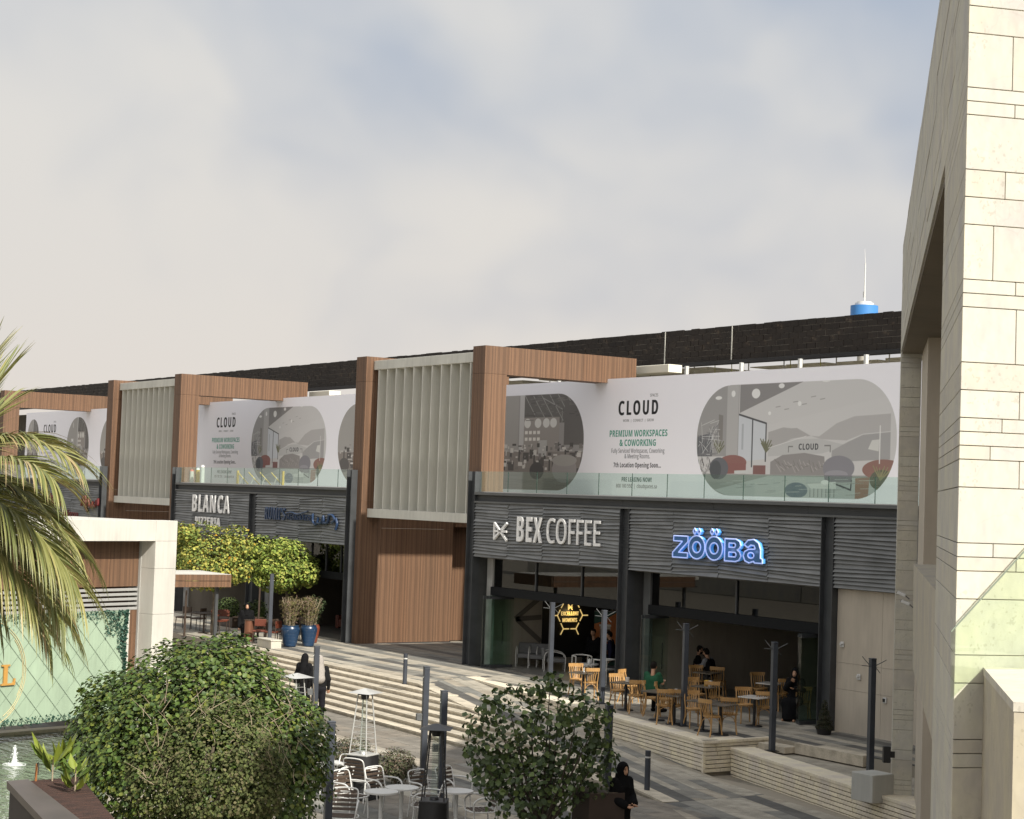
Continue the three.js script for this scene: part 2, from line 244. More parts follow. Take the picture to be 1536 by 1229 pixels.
{ // ramp between the stairs and the cafe terrace wall
  const edge = [[3.3, 1.96], [20, edgeZ(20)], [20, rampZ(20)], [4.69, rampZ(4.69)]];
  const rp = tag(obj('ramp', (() => { const g = slab([[3.3, 1.8], [20, edgeZ(20) - 0.1], [20, rampZ(20)], [4.69, rampZ(4.69)]], LOW - 0.2, 0), p = g.attributes.position; for (let i = 0; i < p.count; i++) if (p.getY(i) > -0.5) p.setY(i, -0.052 * (p.getX(i) - 3.3 - 0.6 * (p.getZ(i) - edgeZ(p.getX(i)))) - 0.045); g.computeVertexNormals(); return g; })(), M.joint), undefined, undefined, undefined, 'structure');
  const f = (x, z) => rampY(x, z), reg = (o0, o1) => [[4.69 - 0.55 * (-o0) , rampZ(4.69) + o0 * 1.15], [20, rampZ(20) + o0], [20, rampZ(20) + o1], [4.69 + 0.55 * o1, rampZ(4.69) + o1 * 1.15]];
  const tilt = Math.atan(0.2);
  pave(rp, reg(-0.44, 0), [4.69, rampZ(4.69) - 0.44], tilt, 0.5, ['S'], 1.3, f, 41, 0.14);
  pave(rp, reg(-0.86, -0.444), [4.69, rampZ(4.69) - 0.86], tilt, 0.5, ['D'], 1.0, f, 42);
  pave(rp, [[3.32, edgeZ(3.32) + 0.01], [20, edgeZ(20) + 0.01], [20, rampZ(20) - 0.864], [4.22, rampZ(4.69) - 0.99]], [3.2, edgeZ(3.2)], tilt, 0.36, ['LLM', 'L', 'LM', 'LLM', 'ML', 'L'], 1.1, f, 43);
}
{ // lower plaza paving
  const n7 = (x) => noseK(7, x) + 0.02;
  const pl = tag(obj('plaza', slab([[-30, 4], [40, 4], [40, 26], [-30, 26]], LOW - 0.036, LOW - 0.031), M.joint), undefined, undefined, undefined, 'structure');
  const q = (a, b) => [[-2, n7(-2) + a], [22, n7(22) + a], [22, n7(22) + b], [-2, n7(-2) + b]];
  pave(pl, [[20.02, edgeZ(20)], [28, edgeZ(28)], [28, 11], [20.02, rampZ(20.02)]], [20, rampZ(20) - 3], 0.24, 0.42, ['L', 'D', 'LM', 'L', 'L', 'M', 'DM', 'L'], 1.2, () => LOW, 56);
  pave(pl, q(0, 1.9), [-2, n7(-2)], 0.045, 0.45, ['B', 'B', 'BM', 'B'], 1.5, () => LOW, 51);
  pave(pl, q(1.904, 2.5), [-2, n7(-2) + 1.904], 0.045, 0.6, ['L'], 1.3, () => LOW, 52);
  pave(pl, q(2.504, 3.0), [-2, n7(-2) + 2.504], 0.045, 0.5, ['DM', 'D'], 1.8, () => LOW, 53);
  pave(pl, q(3.004, 5.2), [-2, n7(-2) + 3.004], 0.045, 0.5, ['LM', 'L', 'LM', 'B'], 1.5, () => LOW, 54);
  pave(pl, q(5.204, 9), [-2, n7(-2) + 5.2], 0.045, 0.6, ['B', 'M', 'LM', 'B'], 1.8, () => LOW, 55);
}
// ---------------------------------------------------------------- walls of laid stone around the cafe terrace
function laidWall(name, label, a, b, yTop, yBot, course, len, thick, seed, copW, taper) { // a to b: [x, z] of the face; stones run along it
  const t = thing(name, label, 'wall', V(a[0], 0, a[1]), -Math.atan2(b[1] - a[1], b[0] - a[0])), L = Math.hypot(b[0] - a[0], b[1] - a[1]), r = rng(seed);
  obj('core', slab([[0.09, -thick], [L - 0.09, -thick], [L - 0.09, -0.05], [0.09, -0.05]], yBot, yTop - 0.075), M.joint, t);
  const h = (yTop - 0.075 - yBot) / Math.max(1, Math.round((yTop - 0.075 - yBot) / course));
  for (let y = yTop - 0.075, i = 0; y > yBot + 0.01; y -= h, i++) for (let x = -r() * len; x < L;) {
    const l = len * (0.6 + 0.8 * r()), x0 = Math.max(0, x) + 0.005, x1 = Math.min(L, x + l) - 0.005; x += l;
    if (x1 - x0 < 0.04 || (taper && taper((x0 + x1) / 2, y))) continue;
    obj('stone', rb(x0, x1, y - h + 0.02, y, -0.07, (r() - 0.5) * 0.012, 0.004), M.wallst[Math.floor(r() * 5)], t);
  }
  for (let x = 0; x < L - 0.1;) { const l = Math.min(L - x, 1.1 + 0.5 * r()); obj('coping_stone', rb(x + 0.003, x + l - 0.003, yTop - 0.07, yTop, -copW, 0.02, 0.008), M.wallst[Math.floor(r() * 5)], t); x += l; }
  return t;
}
laidWall('terrace_wall', 'long cream stone wall along the café terrace edge above the ramp', [3.35, edgeZ(3.35)], [17.38, edgeZ(17.38)], 0, -0.72, 0.098, 0.95, 0.4, 61, 0.46, (x, y) => y < rampY(3.35 + x, edgeZ(3.35 + x)) - 0.12);
laidWall('return_wall', 'short cream stone wall returning from the terrace wall corner', [17.38, edgeZ(17.38) - 0.005], [17.38, 2.2], 0, -0.76, 0.098, 0.5, 0.4, 62, 0.44);
laidWall('planter_wall', 'cream stone wall with wide flat coping beside the black lamp post', [17.43, 3.46], [27, 5.85], -0.18, -1.0, 0.098, 0.62, 0.5, 63, 0.62);
struct('landing', [slab([[17.45, 2.2], [26, 2.2], [26, 5], [17.45, 2.9]], LOW - 0.1, -0.28)], M.paveL[1]);
{
  const ls = new THREE.Group(); ls.name = 'landing_steps'; ls.userData.kind = 'structure'; scene.add(ls);
  obj('step', rb(17.42, 18.35, -0.25, -0.1, 2.2, 2.62, 0.01), M.step[0], ls); obj('step', rb(18.36, 20.6, -0.25, 0.0, 1.9, 2.32, 0.01), M.step[2], ls);
}
tag(obj('stone_block', rb(-0.3, 0.3, -0.28, 0.28, -0.3, 0.3, 0.02), mat('pale_block', [0.5, 0.5, 0.47], { map: T.plaster })), 'pale grey cube post in front of the stone building pier', 'block').position.copy(onY(1309, 1178, -0.02)).setY(-0.05);
// ---------------------------------------------------------------- shop blocks
function ribbed(x0, x1, y0, y1, z, seed) { // lapped horizontal ribs that tilt and drift, as pressed cladding does
  const r = rng(seed), n = 17, pos = [], L = [], Rr = [], h = (y1 - y0) / n, ph = r() * 6, am = 0.35 + r() * 0.3;
  for (let i = 0; i <= n; i++) { const e = i === 0 || i === n ? 0 : 1; const wv = Math.sin(i * 0.55 + ph) * am * 0.6; L.push(y0 + h * (i + e * (wv + (r() - 0.5) * 0.35))); Rr.push(y0 + h * (i + e * (-wv + (r() - 0.5) * 0.35))); }
  const quad = (a, b, c, d) => pos.push(...a, ...b, ...c, ...a, ...c, ...d);
  for (let i = 0; i < n; i++) {
    const d = 0.045 + r() * 0.045, d2 = 0.045 + r() * 0.045;
    quad([x0, L[i], z + d], [x1, Rr[i], z + d2], [x1, Rr[i + 1], z], [x0, L[i + 1], z]);
    quad([x0, L[i], z], [x1, Rr[i], z], [x1, Rr[i], z + d2], [x0, L[i], z + d]);
    pos.push(x0, L[i], z, x0, L[i], z + d, x0, L[i + 1], z, x1, Rr[i], z, x1, Rr[i + 1], z, x1, Rr[i], z + d2);
  }
  const g = new THREE.BufferGeometry(); g.setAttribute('position', new THREE.Float32BufferAttribute(pos, 3)); g.computeVertexNormals(); return g;
}
const hcol = (x0, w, y1, zb = -0.26) => [bx(x0, x0 + 0.022, 0, y1, zb, 0), bx(x0 + w - 0.022, x0 + w, 0, y1, zb, 0), bx(x0 + 0.02, x0 + w - 0.02, 0, y1, -0.16, -0.14)];
const ZG = -0.6; // the glazing stands back from the columns
function shopBlock(name, label, x0, cols, bays, xEnd) {
  const b = thing(name, label, 'building', V(x0, 0, 0));
  const w = cols.map((c) => c[0] - x0), E = xEnd - x0;
  cols.forEach(([x, wd, h], i) => { obj('column', hcol(w[i], wd, h), M.dark, b); obj('column_casing', bx(w[i] - 0.02, w[i] + wd - 0.03, 0, 5.3, -0.62, -0.262), M.darkP, b); });
  for (let x = w[0] + (cols[0][1]), i = 0; x < E; i++) { const l = Math.min(4.1 - (i % 2) * 0.4, E - x); obj('fascia_panel', bx(x + 0.004, x + l - 0.004, 5.34, 5.545, -0.14, -0.11), M.darkP, b); x += l; }
  obj('fascia_flange', [bx(w[0] + 0.42, E, 5.545, 5.63, -0.26, 0.012)], M.steel, b); obj('fascia_flange', bx(w[0] + 0.42, E, 5.285, 5.34, -0.26, 0.008), M.steel, b);
  obj('floor_slab', bx(w[0] - 0.1, E, 5.3, 5.6, -8.3, -0.262), M.conc, b);
  for (const [a, c, n, opt = {}] of bays) {
    const A = a - x0, B = c - x0;
    for (let i = 0; i < n; i++) obj('cladding_panel', ribbed(A + (B - A) * i / n + 0.006, A + (B - A) * (i + 1) / n - 0.006, 3.545, 5.285, -0.075, Math.round(a * 31 + i * 7 + 9000)), M.clad[(i + Math.abs(Math.round(a))) % 4], b);
    obj('cladding_backing', bx(A, B, 3.53, 5.285, -0.3, -0.078), M.darkP, b);
    if (opt.wall) { for (let i = 0, x = A; i < 4; i++) { const l = [1.55, 2.2, 1.9, 2.2][i]; for (const [p, q] of [[0, 1.05], [1.056, 1.7], [1.706, 3.53]]) obj('wall_panel', bx(x + 0.004, Math.min(B, x + l) - 0.004, p, q, -0.5, -0.2), M.plaster, b); x += l; if (x > B) break; } continue; }
    const j0 = A + 0.08, j1 = B - 0.02;
    obj('jamb', bx(j0, j0 + 0.32, 0, 3.53, ZG - 0.06, ZG + 0.06), opt.jamb ?? M.jamb, b); obj('jamb', bx(j1 - 0.06, j1, 0, 3.53, ZG - 0.06, ZG + 0.06), M.steel, b);
    obj('transom', rb(j0 + 0.3, j1, opt.ty ?? 2.31, (opt.ty ?? 2.31) + 0.27, ZG - 0.1, ZG + 0.11, 0.01), mat('transom_black', [0.013, 0.014, 0.015], { physical: 1, roughness: 0.8, specularIntensity: 0.25 }), b);
    const n2 = opt.panes ?? 3, t1 = (opt.ty ?? 2.31) + 0.27, pw = (j1 - j0 - 0.38) / n2;
    for (let i = 0; i < n2; i++) { const p = j0 + 0.32 + pw * i; obj('window_pane', bx(p + 0.025, p + pw - 0.025, t1, 3.53, ZG - 0.006, ZG + 0.006), M.glassD, b); if (i) obj('mullion', bx(p - 0.025, p + 0.025, t1, 3.53, ZG - 0.05, ZG + 0.05), M.dark, b); }
    obj('interior_floor', bx(A, B, -0.03, 0.004, -8.2, ZG + 0.1), opt.floor ?? mat('shop_floor', [0.22, 0.21, 0.19], { map: T.speck, roughness: 0.35 }), b);
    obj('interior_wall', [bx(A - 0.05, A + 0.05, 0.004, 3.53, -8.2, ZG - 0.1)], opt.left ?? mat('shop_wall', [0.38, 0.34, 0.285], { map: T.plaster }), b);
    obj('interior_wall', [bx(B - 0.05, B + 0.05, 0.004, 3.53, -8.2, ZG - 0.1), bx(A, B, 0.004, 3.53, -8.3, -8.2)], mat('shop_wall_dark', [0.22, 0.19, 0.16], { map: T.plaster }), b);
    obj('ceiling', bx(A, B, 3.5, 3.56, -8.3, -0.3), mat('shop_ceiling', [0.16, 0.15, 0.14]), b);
    // folding glass doors parked at the sides
    for (const [n3, at, sgn] of opt.doors ?? []) for (let i = 0; i < n3; i++) { const d = obj('door_leaf', bx(-0.018, 0.018, 0.06, opt.ty ?? 2.31, -0.86, 0.0), M.glass, b); d.position.set(at - x0 + sgn * i * 0.09, 0, ZG + 0.5 - i * 0.05); obj('door_rail', bx(-0.022, 0.022, 0.005, 0.09, -0.86, 0.0), M.dark, d); obj('door_rail', bx(-0.022, 0.022, 2.2, 2.29, -0.86, 0.0), M.dark, d); if (i === 0) obj('door_handle', bar(V(0.05, 0.75, -0.75), V(0.05, 1.5, -0.75), 0.016), M.black, d); }
  }
  return b;
}
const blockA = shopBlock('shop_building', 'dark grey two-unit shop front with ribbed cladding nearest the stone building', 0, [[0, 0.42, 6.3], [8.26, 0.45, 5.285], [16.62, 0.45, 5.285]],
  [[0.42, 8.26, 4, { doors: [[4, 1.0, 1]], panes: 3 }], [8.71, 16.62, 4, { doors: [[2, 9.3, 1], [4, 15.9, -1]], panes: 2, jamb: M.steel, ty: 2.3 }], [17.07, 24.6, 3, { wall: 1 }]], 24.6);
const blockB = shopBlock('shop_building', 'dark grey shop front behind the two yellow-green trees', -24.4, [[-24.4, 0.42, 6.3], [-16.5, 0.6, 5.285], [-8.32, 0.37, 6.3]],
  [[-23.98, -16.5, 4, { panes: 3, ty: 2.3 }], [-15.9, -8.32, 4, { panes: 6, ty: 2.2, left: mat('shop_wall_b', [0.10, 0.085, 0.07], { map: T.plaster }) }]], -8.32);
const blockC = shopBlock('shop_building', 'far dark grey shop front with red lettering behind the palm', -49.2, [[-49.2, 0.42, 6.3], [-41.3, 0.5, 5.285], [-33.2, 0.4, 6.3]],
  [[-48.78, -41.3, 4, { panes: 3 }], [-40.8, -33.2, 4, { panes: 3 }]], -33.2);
obj('end_flange', [bx(24.4 - 8.0, 24.4 - 7.98, 5.34, 5.545, -0.26, 0)], M.steel, blockB);

// wooden portal frames: a pier at the front and a beam running back over the roof terrace
function frame(label, x) {
  const t = thing('wooden_portal', label, 'portal frame', V(x, 0, -0.25)), r = rng(Math.round(x * 10 + 900));
  const wm = () => M.wood[Math.floor(r() * 4)];
  for (const [a, b] of [[0, 5.2], [5.205, 9.53], [9.537, 10.45]]) { obj('wood_panel', bx(0, 0.37, a, b, -0.87, 0), wm(), t); obj('wood_panel', bx(0.3745, 0.75, a, b, -0.87, 0), wm(), t); }
  for (let z = -0.876, i = 0; z > -6.2; i++) { const l = [0.62, 0.93, 0.93, 0.62, 0.95, 0.93, 0.4][i % 7]; obj('wood_panel', bx(0.002, 0.748, 9.53, 10.447, Math.max(-6.25, z - l) + 0.004, z), wm(), t); z -= l; }
  return t;
}
frame('tall brown wooden portal frame beside the near ribbed shop front', -0.365);
frame('tall brown wooden portal frame left of the middle grey fin screen', -8.35);
frame('brown wooden portal frame above the middle shop front, left end', -25.16);
frame('brown wooden portal frame left of the far grey fin screen', -33.25);
frame('leftmost brown wooden portal frame partly behind the palm', -49.6);
function sideWall(x, label) { // ribbed wooden wall of the passage
  const t = thing('passage_wall', label, 'wall', V(x, 0, 0)), r = rng(Math.round(x * 3 + 500));
  for (let z = -1.13, i = 0; z > -4.2; i++) { const l = Math.min(0.62, z + 4.26); if (l < 0.05) break; for (const [a, b] of [[0.03, 4.2], [4.206, 5.2]]) obj('wood_panel', bx(-0.12, 0, a, b, z - l + 0.003, z), M.wood[Math.floor(r() * 4)], t); z -= l; }
  obj('plinth', bx(-0.12, 0.012, 0, 0.03, -4.26, -1.13), M.black, t);
  obj('recess_wall', bx(-0.75, -0.65, 0, 5.2, -8, -4.26), M.wood[1], t); obj('end_wall', bx(-0.65, 7.0, 0, 5.2, -8.1, -8), M.wood[1], t); obj('recess_header', bx(-0.65, 0.1, 4.3, 5.2, -8, -4.28), M.wood[1], t);
  obj('ceiling', bx(0, 7.2, 5.2, 5.3, -8, -6.6), M.darkP, t);
}
sideWall(-7.6, 'ribbed brown wood wall lit by the sun in the near passage'); sideWall(-32.5, 'ribbed brown wood wall in the far passage');
function fins(x0, x1, label) { // box of vertical fins over the passage
  const t = thing('fin_screen', label, 'screen', V(x0, 0, -0.55)), W = x1 - x0, n = 11;
  obj('top_rail', rb(0.01, W, 9.97, 10.3, -0.5, 0, 0.01), M.louvre, t); obj('bottom_rail', [rb(-0.02, W / 3, 4.59, 4.905, -0.5, 0.05, 0.01), rb(W / 3 + 0.006, W * 2 / 3, 4.59, 4.905, -0.5, 0.05, 0.01), rb(W * 2 / 3 + 0.006, W, 4.59, 4.905, -0.5, 0.05, 0.01)], M.louvre, t);
  obj('back_panel', bx(0.2, W, 4.9, 9.97, -0.45, -0.42), M.louvre, t);
  const g = uvBox(bx(-0.03, 0.03, 4.905, 9.97, -0.42, -0.02));
  for (let i = 0; i < n; i++) { const f = share('fin', g, M.louvre, t); f.position.x = 0.34 + i * (W - 0.35) / n; }
}
fins(-7.58, -0.37, 'grey screen of vertical fins over the near passage'); fins(-32.48, -25.17, 'smaller grey screen of vertical fins over the far passage');
function balustrade(label, a, b, seed) {
  const t = thing('glass_balustrade', label, 'glass railing', V(a, 0, -0.2)), r = rng(seed);
  for (let x = 0; x < b - a - 0.1;) { const l = Math.min(b - a - x, 1.62); obj('glass_pane', bx(x + 0.012, x + l - 0.012, 5.632, 6.31, -0.009, 0.009), M.glassG, t); obj('pane_edge', bx(x + l - 0.012, x + l + 0.004, 5.632, 6.31, -0.008, 0.008), mat('glass_edge', [0.03, 0.07, 0.055], { roughness: 0.2 }), t); x += l; }
  obj('base_channel', bx(0, b - a, 5.63, 5.655, -0.03, 0.03), M.chrome, t);
}
balustrade('glass railing on the near shop roof terrace', 0.45, 24, 1); balustrade('glass railing above the middle shop front', -23.95, -8.35, 2); balustrade('glass railing above the far shop front', -48.7, -33.25, 3);

// ---------------------------------------------------------------- printed hoarding on the roof terrace (flat print)
const HZ = -5.3, HY0 = 5.61, HY1 = 9.66, PX = 2048, PH = 332;
function cafe(c, w, h, v) { // a grey cafe room
  const R = (f, x, y, a, b) => { c.fillStyle = f; c.fillRect(x * w, y * h, a * w, b * h); }, E = (f, x, y, a, b) => { c.fillStyle = f; c.beginPath(); c.ellipse(x * w, y * h, a * w, b * h, 0, 0, 7); c.fill(); };
  R('#8d8a86', 0, 0, 1, 1); R('#56534f', 0.5, 0, 0.5, 0.3); R('#98948f', 0, 0, 0.45, 0.62); R('#b8b6b2', 0.46, 0, 0.04, 0.62);
  c.strokeStyle = '#8b8984'; c.lineWidth = h * 0.012; for (let i = 0; i < 7; i++) { c.beginPath(); c.moveTo(w * (0.5 + i * 0.07), 0); c.lineTo(w * (0.62 + i * 0.07), h * 0.28); c.stroke(); } c.beginPath(); c.moveTo(w * .66, h * .04); c.lineTo(w * .82, h * .16); c.lineTo(w * .82, h * .36); c.stroke();
  R('#8d8780', 0.5, 0.24, 0.3, 0.36); for (const x of [0.53, 0.62, 0.69, 0.75]) E('#d2d0c8', x, 0.3, 0.028, 0.05); for (let i = 0; i < 8; i++) R('#ddd9d0', 0.51 + (i % 4) * 0.035, 0.38 + (i >> 2) * 0.07, 0.024, 0.035);
  R('#56524f', 0.84, 0.08, 0.16, 0.45); R('#d8d6d2', 0.2, 0.36, 0.1, 0.15); R('#4a4a48', 0.22, 0.41, 0.05, 0.03); R('#7a726b', 0, 0.6, 1, 0.4); R('#a9a7a2', 0.63, 0.48, 0.07, 0.17);
  for (let i = 0; i < 9; i++) { const x = (i * 0.13 + 0.03) % 1, y = 0.58 + (i % 3) * 0.05; R('#b9b5ae', x, y, 0.1, 0.014); R('#393633', x + 0.04, y, 0.012, 0.12); R('#45413e', x + 0.08, y + 0.03, 0.05, 0.09); }
  { const q = rng(5); for (let i = 0; i < 160; i++) { const x = q(), y = 0.5 + q() * 0.28, l = q(); R(l > 0.6 ? '#c9c4bc' : l > 0.3 ? '#3f3b38' : '#6f6a65', x, y, 0.006 + q() * 0.03, 0.006 + q() * 0.05); } for (let i = 0; i < 60; i++) R(q() > 0.5 ? '#6b6762' : '#45423f', 0.5 + q() * 0.5, q() * 0.28, 0.01 + q() * 0.06, 0.008); for (let i = 0; i < 40; i++) R(q() > 0.5 ? '#847d76' : '#6c655f', q(), 0.8 + q() * 0.2, 0.05 + q() * 0.12, 0.006); }
  E('#3b3836', 0.62, 0.8, 0.06, 0.09); E('#8e8985', 0.85, 0.78, 0.1, 0.14); E('#9a958f', 0.85, 0.69, 0.1, 0.06); E('#4a4744', 0.08, 0.76, 0.06, 0.09); E('#d3d1cc', 0.28, 0.13, 0.012, 0.05);
}
function lounge(c, w, h) { // a pale lounge with a relief wall
  const X = (x) => (x - 25) / 1455 * w, Y = (y) => (y - 170) / 820 * h, P = (f, p) => { c.fillStyle = f; c.beginPath(); p.forEach(([x, y], i) => (i ? c.lineTo(X(x), Y(y)) : c.moveTo(X(x), Y(y)))); c.closePath(); c.fill(); }, E = (f, x, y, a, b) => { c.fillStyle = f; c.beginPath(); c.ellipse(X(x), Y(y), a / 1455 * w, b / 820 * h, 0, 0, 7); c.fill(); };
  const Ln = (f, t, p) => { c.strokeStyle = f; c.lineWidth = t / 1455 * w; c.beginPath(); p.forEach(([x, y], i) => (i ? c.lineTo(X(x), Y(y)) : c.moveTo(X(x), Y(y)))); c.stroke(); };
  P('#c3c2bf', [[0, 150], [1500, 150], [1500, 1000], [0, 1000]]); P('#8f8d8b', [[0, 150], [360, 150], [360, 700], [0, 700]]); P('#7b7977', [[230, 150], [365, 150], [365, 380], [860, 160], [860, 140], [230, 140]]);
  P('#a8a7a5', [[265, 150], [355, 150], [355, 700], [265, 700]]); P('#5f6164', [[30, 550], [150, 520], [150, 700], [30, 700]]); for (let i = 0; i < 9; i++) Ln('#3f4044', 4, [[40 + i * 14, 540], [40 + i * 14, 700]]); P('#74706c', [[200, 385], [235, 395], [235, 580], [200, 580]]);
  P('#c3c7cc', [[360, 395], [570, 460], [570, 720], [360, 740]]); Ln('#3a3b3d', 9, [[360, 390], [572, 460], [572, 740]]); Ln('#3a3b3d', 9, [[468, 425], [468, 780]]); P('#a4a8ad', [[385, 460], [400, 460], [400, 650], [385, 650]]);
  P('#c5c4c1', [[590, 470], [1440, 290], [1440, 420], [1200, 420], [1080, 470], [960, 555], [920, 550], [800, 500], [700, 490], [590, 525]]); P('#a19f9d', [[590, 525], [700, 492], [760, 500], [800, 498], [900, 555], [820, 565], [760, 575], [640, 640], [590, 640]]); P('#a9a7a5', [[900, 556], [960, 560], [1080, 470], [1200, 425], [1440, 412], [1440, 530], [1260, 545], [1150, 590], [980, 580]]);
  P('#b3b2b0', [[590, 645], [760, 580], [960, 575], [1160, 625], [980, 680], [590, 700]]); P('#979694', [[1050, 660], [1160, 600], [1260, 552], [1440, 536], [1440, 720], [1050, 740]]);
  P('#83807d', [[610, 740], [700, 690], [860, 675], [1000, 700], [1010, 830], [610, 835]]); for (let i = 0; i < 26; i++) Ln(i % 2 ? '#a39e99' : '#6d6965', 4, [[640 + i * 14, 720 + (i * 37) % 60], [680 + i * 13, 760 + (i * 53) % 60]]);
  P('#8a8d88', [[0, 830], [1500, 830], [1500, 1000], [0, 1000]]); P('#a9aeaa', [[180, 950], [600, 840], [1500, 850], [1500, 1000], [300, 1000]]);
  E('#80514a', 320, 745, 108, 55); P('#7d4d47', [[225, 750], [425, 750], [425, 825], [260, 830]]); P('#714a45', [[480, 765], [575, 765], [575, 830], [480, 830]]); E('#55575b', 210, 790, 76, 82); E('#3f4246', 185, 800, 45, 70);
  E('#77767c', 1100, 780, 108, 86); E('#8a898f', 1085, 825, 80, 30); P('#6c6b71', [[1000, 830], [1195, 830], [1190, 880], [1010, 880]]); Ln('#3a3a3d', 8, [[1080, 890], [1185, 930], [1190, 860]]); E('#80594f', 1400, 790, 140, 70); P('#8a6a58', [[1215, 850], [1310, 840], [1300, 1000], [1215, 1000]]); E('#4e5140', 1390, 860, 80, 70); for (let i = 0; i < 12; i++) Ln('#7f7d55', 5, [[1380, 860], [1330 + i * 11, 760 + (i * 29) % 50]]);
  E('#54626d', 805, 940, 82, 55); P('#c6c8c4', [[880, 890], [1085, 875], [1085, 925], [910, 925]]); for (let i = 0; i < 7; i++) Ln('#55585a', 4, [[905 + i * 28, 925], [905 + i * 28, 985]]); E('#dfdfdb', 1010, 880, 30, 16); P('#c3c5c1', [[335, 805], [450, 800], [450, 825], [335, 828]]);
  for (const [x, y] of [[205, 625], [575, 620]]) for (let i = 0; i < 14; i++) Ln('#5e5f46', 7, [[x, y + 50], [x - 45 + i * 7, y - 50 + (i * 31) % 45]]);
  for (const [x, y, a, b] of [[312, 235, 16, 24], [488, 240, 32, 36], [680, 192, 22, 18], [815, 325, 13, 18], [595, 388, 11, 14], [195, 262, 26, 14], [1000, 172, 28, 8]]) E('#e2e2de', x, y, a, b);
  Ln('#d9d8d4', 7, [[1372, 490], [1372, 750]]); P('#c9c8c3', [[1320, 590], [1368, 585], [1365, 665], [1295, 650]]); for (let i = 0; i < 6; i++) Ln('#8b8987', 4, [[640 + i * 64, 345 + (i % 2) * 35 - i * 16], [675 + i * 64, 340 + (i % 2) * 35 - i * 16]]);
  { const q = rng(9); for (let i = 0; i < 40; i++) Ln(q() > 0.5 ? '#c9c9c6' : '#6f6f70', 3, [[35 + q() * 190, 420 + q() * 280], [35 + q() * 190, 420 + q() * 280].map((v, k) => v)]); for (let i = 0; i < 50; i++) { const x = 30 + q() * 110, y = 700 + q() * 120; Ln('#3c3a3a', 3, [[x, y], [x + q() * 14 - 7, y + q() * 40]]); } for (let i = 0; i < 60; i++) { const x = 200 + q() * 1200, y = 860 + q() * 110; Ln(q() > 0.5 ? '#b7bbb6' : '#7c807c', 2, [[x, y], [x + 30 + q() * 80, y - 4]]); } for (let i = 0; i < 14; i++) Ln('#d6d5d2', 3, [[590 + i * 20, 640 - i * 6], [610 + i * 20, 634 - i * 6]]); }
  c.fillStyle = '#26272a'; c.font = `bold ${62 / 820 * h}px sans-serif`; c.textAlign = 'center'; c.save(); c.translate(X(886), Y(652)); c.scale(1.02, 1); c.fillText('CLOUD', 0, 0); c.restore(); Ln('#6c6b69', 6, [[742, 672], [742, 630], [775, 630]]); Ln('#6c6b69', 6, [[998, 625], [1040, 625], [1040, 672]]);
}
function sheet(x0, x1, items) {
  const cv = document.createElement('canvas'); cv.width = PX; cv.height = PH; const c = cv.getContext('2d'), k = PX / (x1 - x0), kv = PH / (HY1 - HY0), X = (x) => (x - x0) * k, Y = (y) => (HY1 - y) * kv;
  c.fillStyle = '#f4f3f7'; c.fillRect(0, 0, PX, PH);
  for (const [kind, a, b] of items) {
    if (kind === 'text') {
      c.textAlign = 'center'; const t = (s, y, h, col, bold, sp = 1, dx = 0) => { c.fillStyle = col; c.font = `${bold ? 'bold ' : ''}${h * kv}px sans-serif`; c.save(); c.translate(X(a + dx), Y(y)); c.scale(sp * k / kv, 1); c.fillText(s, 0, 0); c.restore(); };
      t('SPACES', 8.99, 0.13, '#444', 0, 1, 0.82); c.letterSpacing = 0.09 * kv + 'px'; t('CLOUD', 8.40, 0.66, '#17181c', 1, 0.86); t('CLOUD', 8.40, 0.66, '#17181c', 1, 0.86, 0.02); c.letterSpacing = '0px'; t('WORK  |  CONNECT  |  GROW', 8.17, 0.11, '#333', 0, 1.15);
      t('PREMIUM WORKSPACES', 7.68, 0.31, '#3f8f78', 1, 0.9); t('& COWORKING', 7.36, 0.31, '#3f8f78', 1, 0.9); t('Fully Serviced Workspaces, Coworking', 7.12, 0.19, '#44444a', 0, 0.9); t('& Meeting Rooms.', 6.93, 0.19, '#44444a', 0, 0.9); t('7th Location Opening Soon...', 6.64, 0.21, '#26262a', 1, 0.9);
      t('PRE LEASING NOW!', 6.16, 0.20, '#2f4f48', 1, 0.9); t('800 180 550  |  cloudspaces.sa', 5.95, 0.18, '#444', 0, 0.9);
    } else {
      const w = X(b) - X(a), h = Y(5.79) - Y(9.24); c.save(); c.translate(X(a), Y(9.24)); c.beginPath(); c.roundRect(0, 0, w, h, h * 0.48); c.clip(); (kind === 'lounge' ? lounge : cafe)(c, w, h); c.fillStyle = 'rgba(255,255,255,0.14)'; c.fillRect(0, 0, w, h); c.restore();
    }
  }
  const t = new THREE.CanvasTexture(cv); t.colorSpace = THREE.SRGBColorSpace; t.anisotropy = 8; return t;
}
{
  const h = thing('printed_hoarding', 'long white printed advertising hoarding on the roof terrace', 'billboard', V(0, 0, HZ));
  [[-8, 16.5, [['cafe', -8.4, -0.91], ['text', 2.16], ['lounge', 5.26, 14.0]]], [-34, -8, [['text', -30.5], ['lounge', -27.6, -20.05], ['cafe', -18.97, -11.3]]], [-60, -34, [['cafe', -59.6, -57.6], ['text', -55.6], ['cafe', -52.6, -49.0], ['cafe', -47.2, -39]]]].forEach(([a, b, it], i) => {
    const g = new THREE.PlaneGeometry(b - a - 0.01, HY1 - HY0).translate((a + b) / 2, (HY0 + HY1) / 2, 0.026); obj('printed_sheet', g, mat('hoarding_print_' + i, [0.95, 0.95, 0.97], { map: sheet(a, b, it), roughness: 0.75 }), h, true);
    obj('backing_board', bx(a, b, HY0, HY1 - 0.004, -0.02, 0.022), M.cream, h);
  });
}
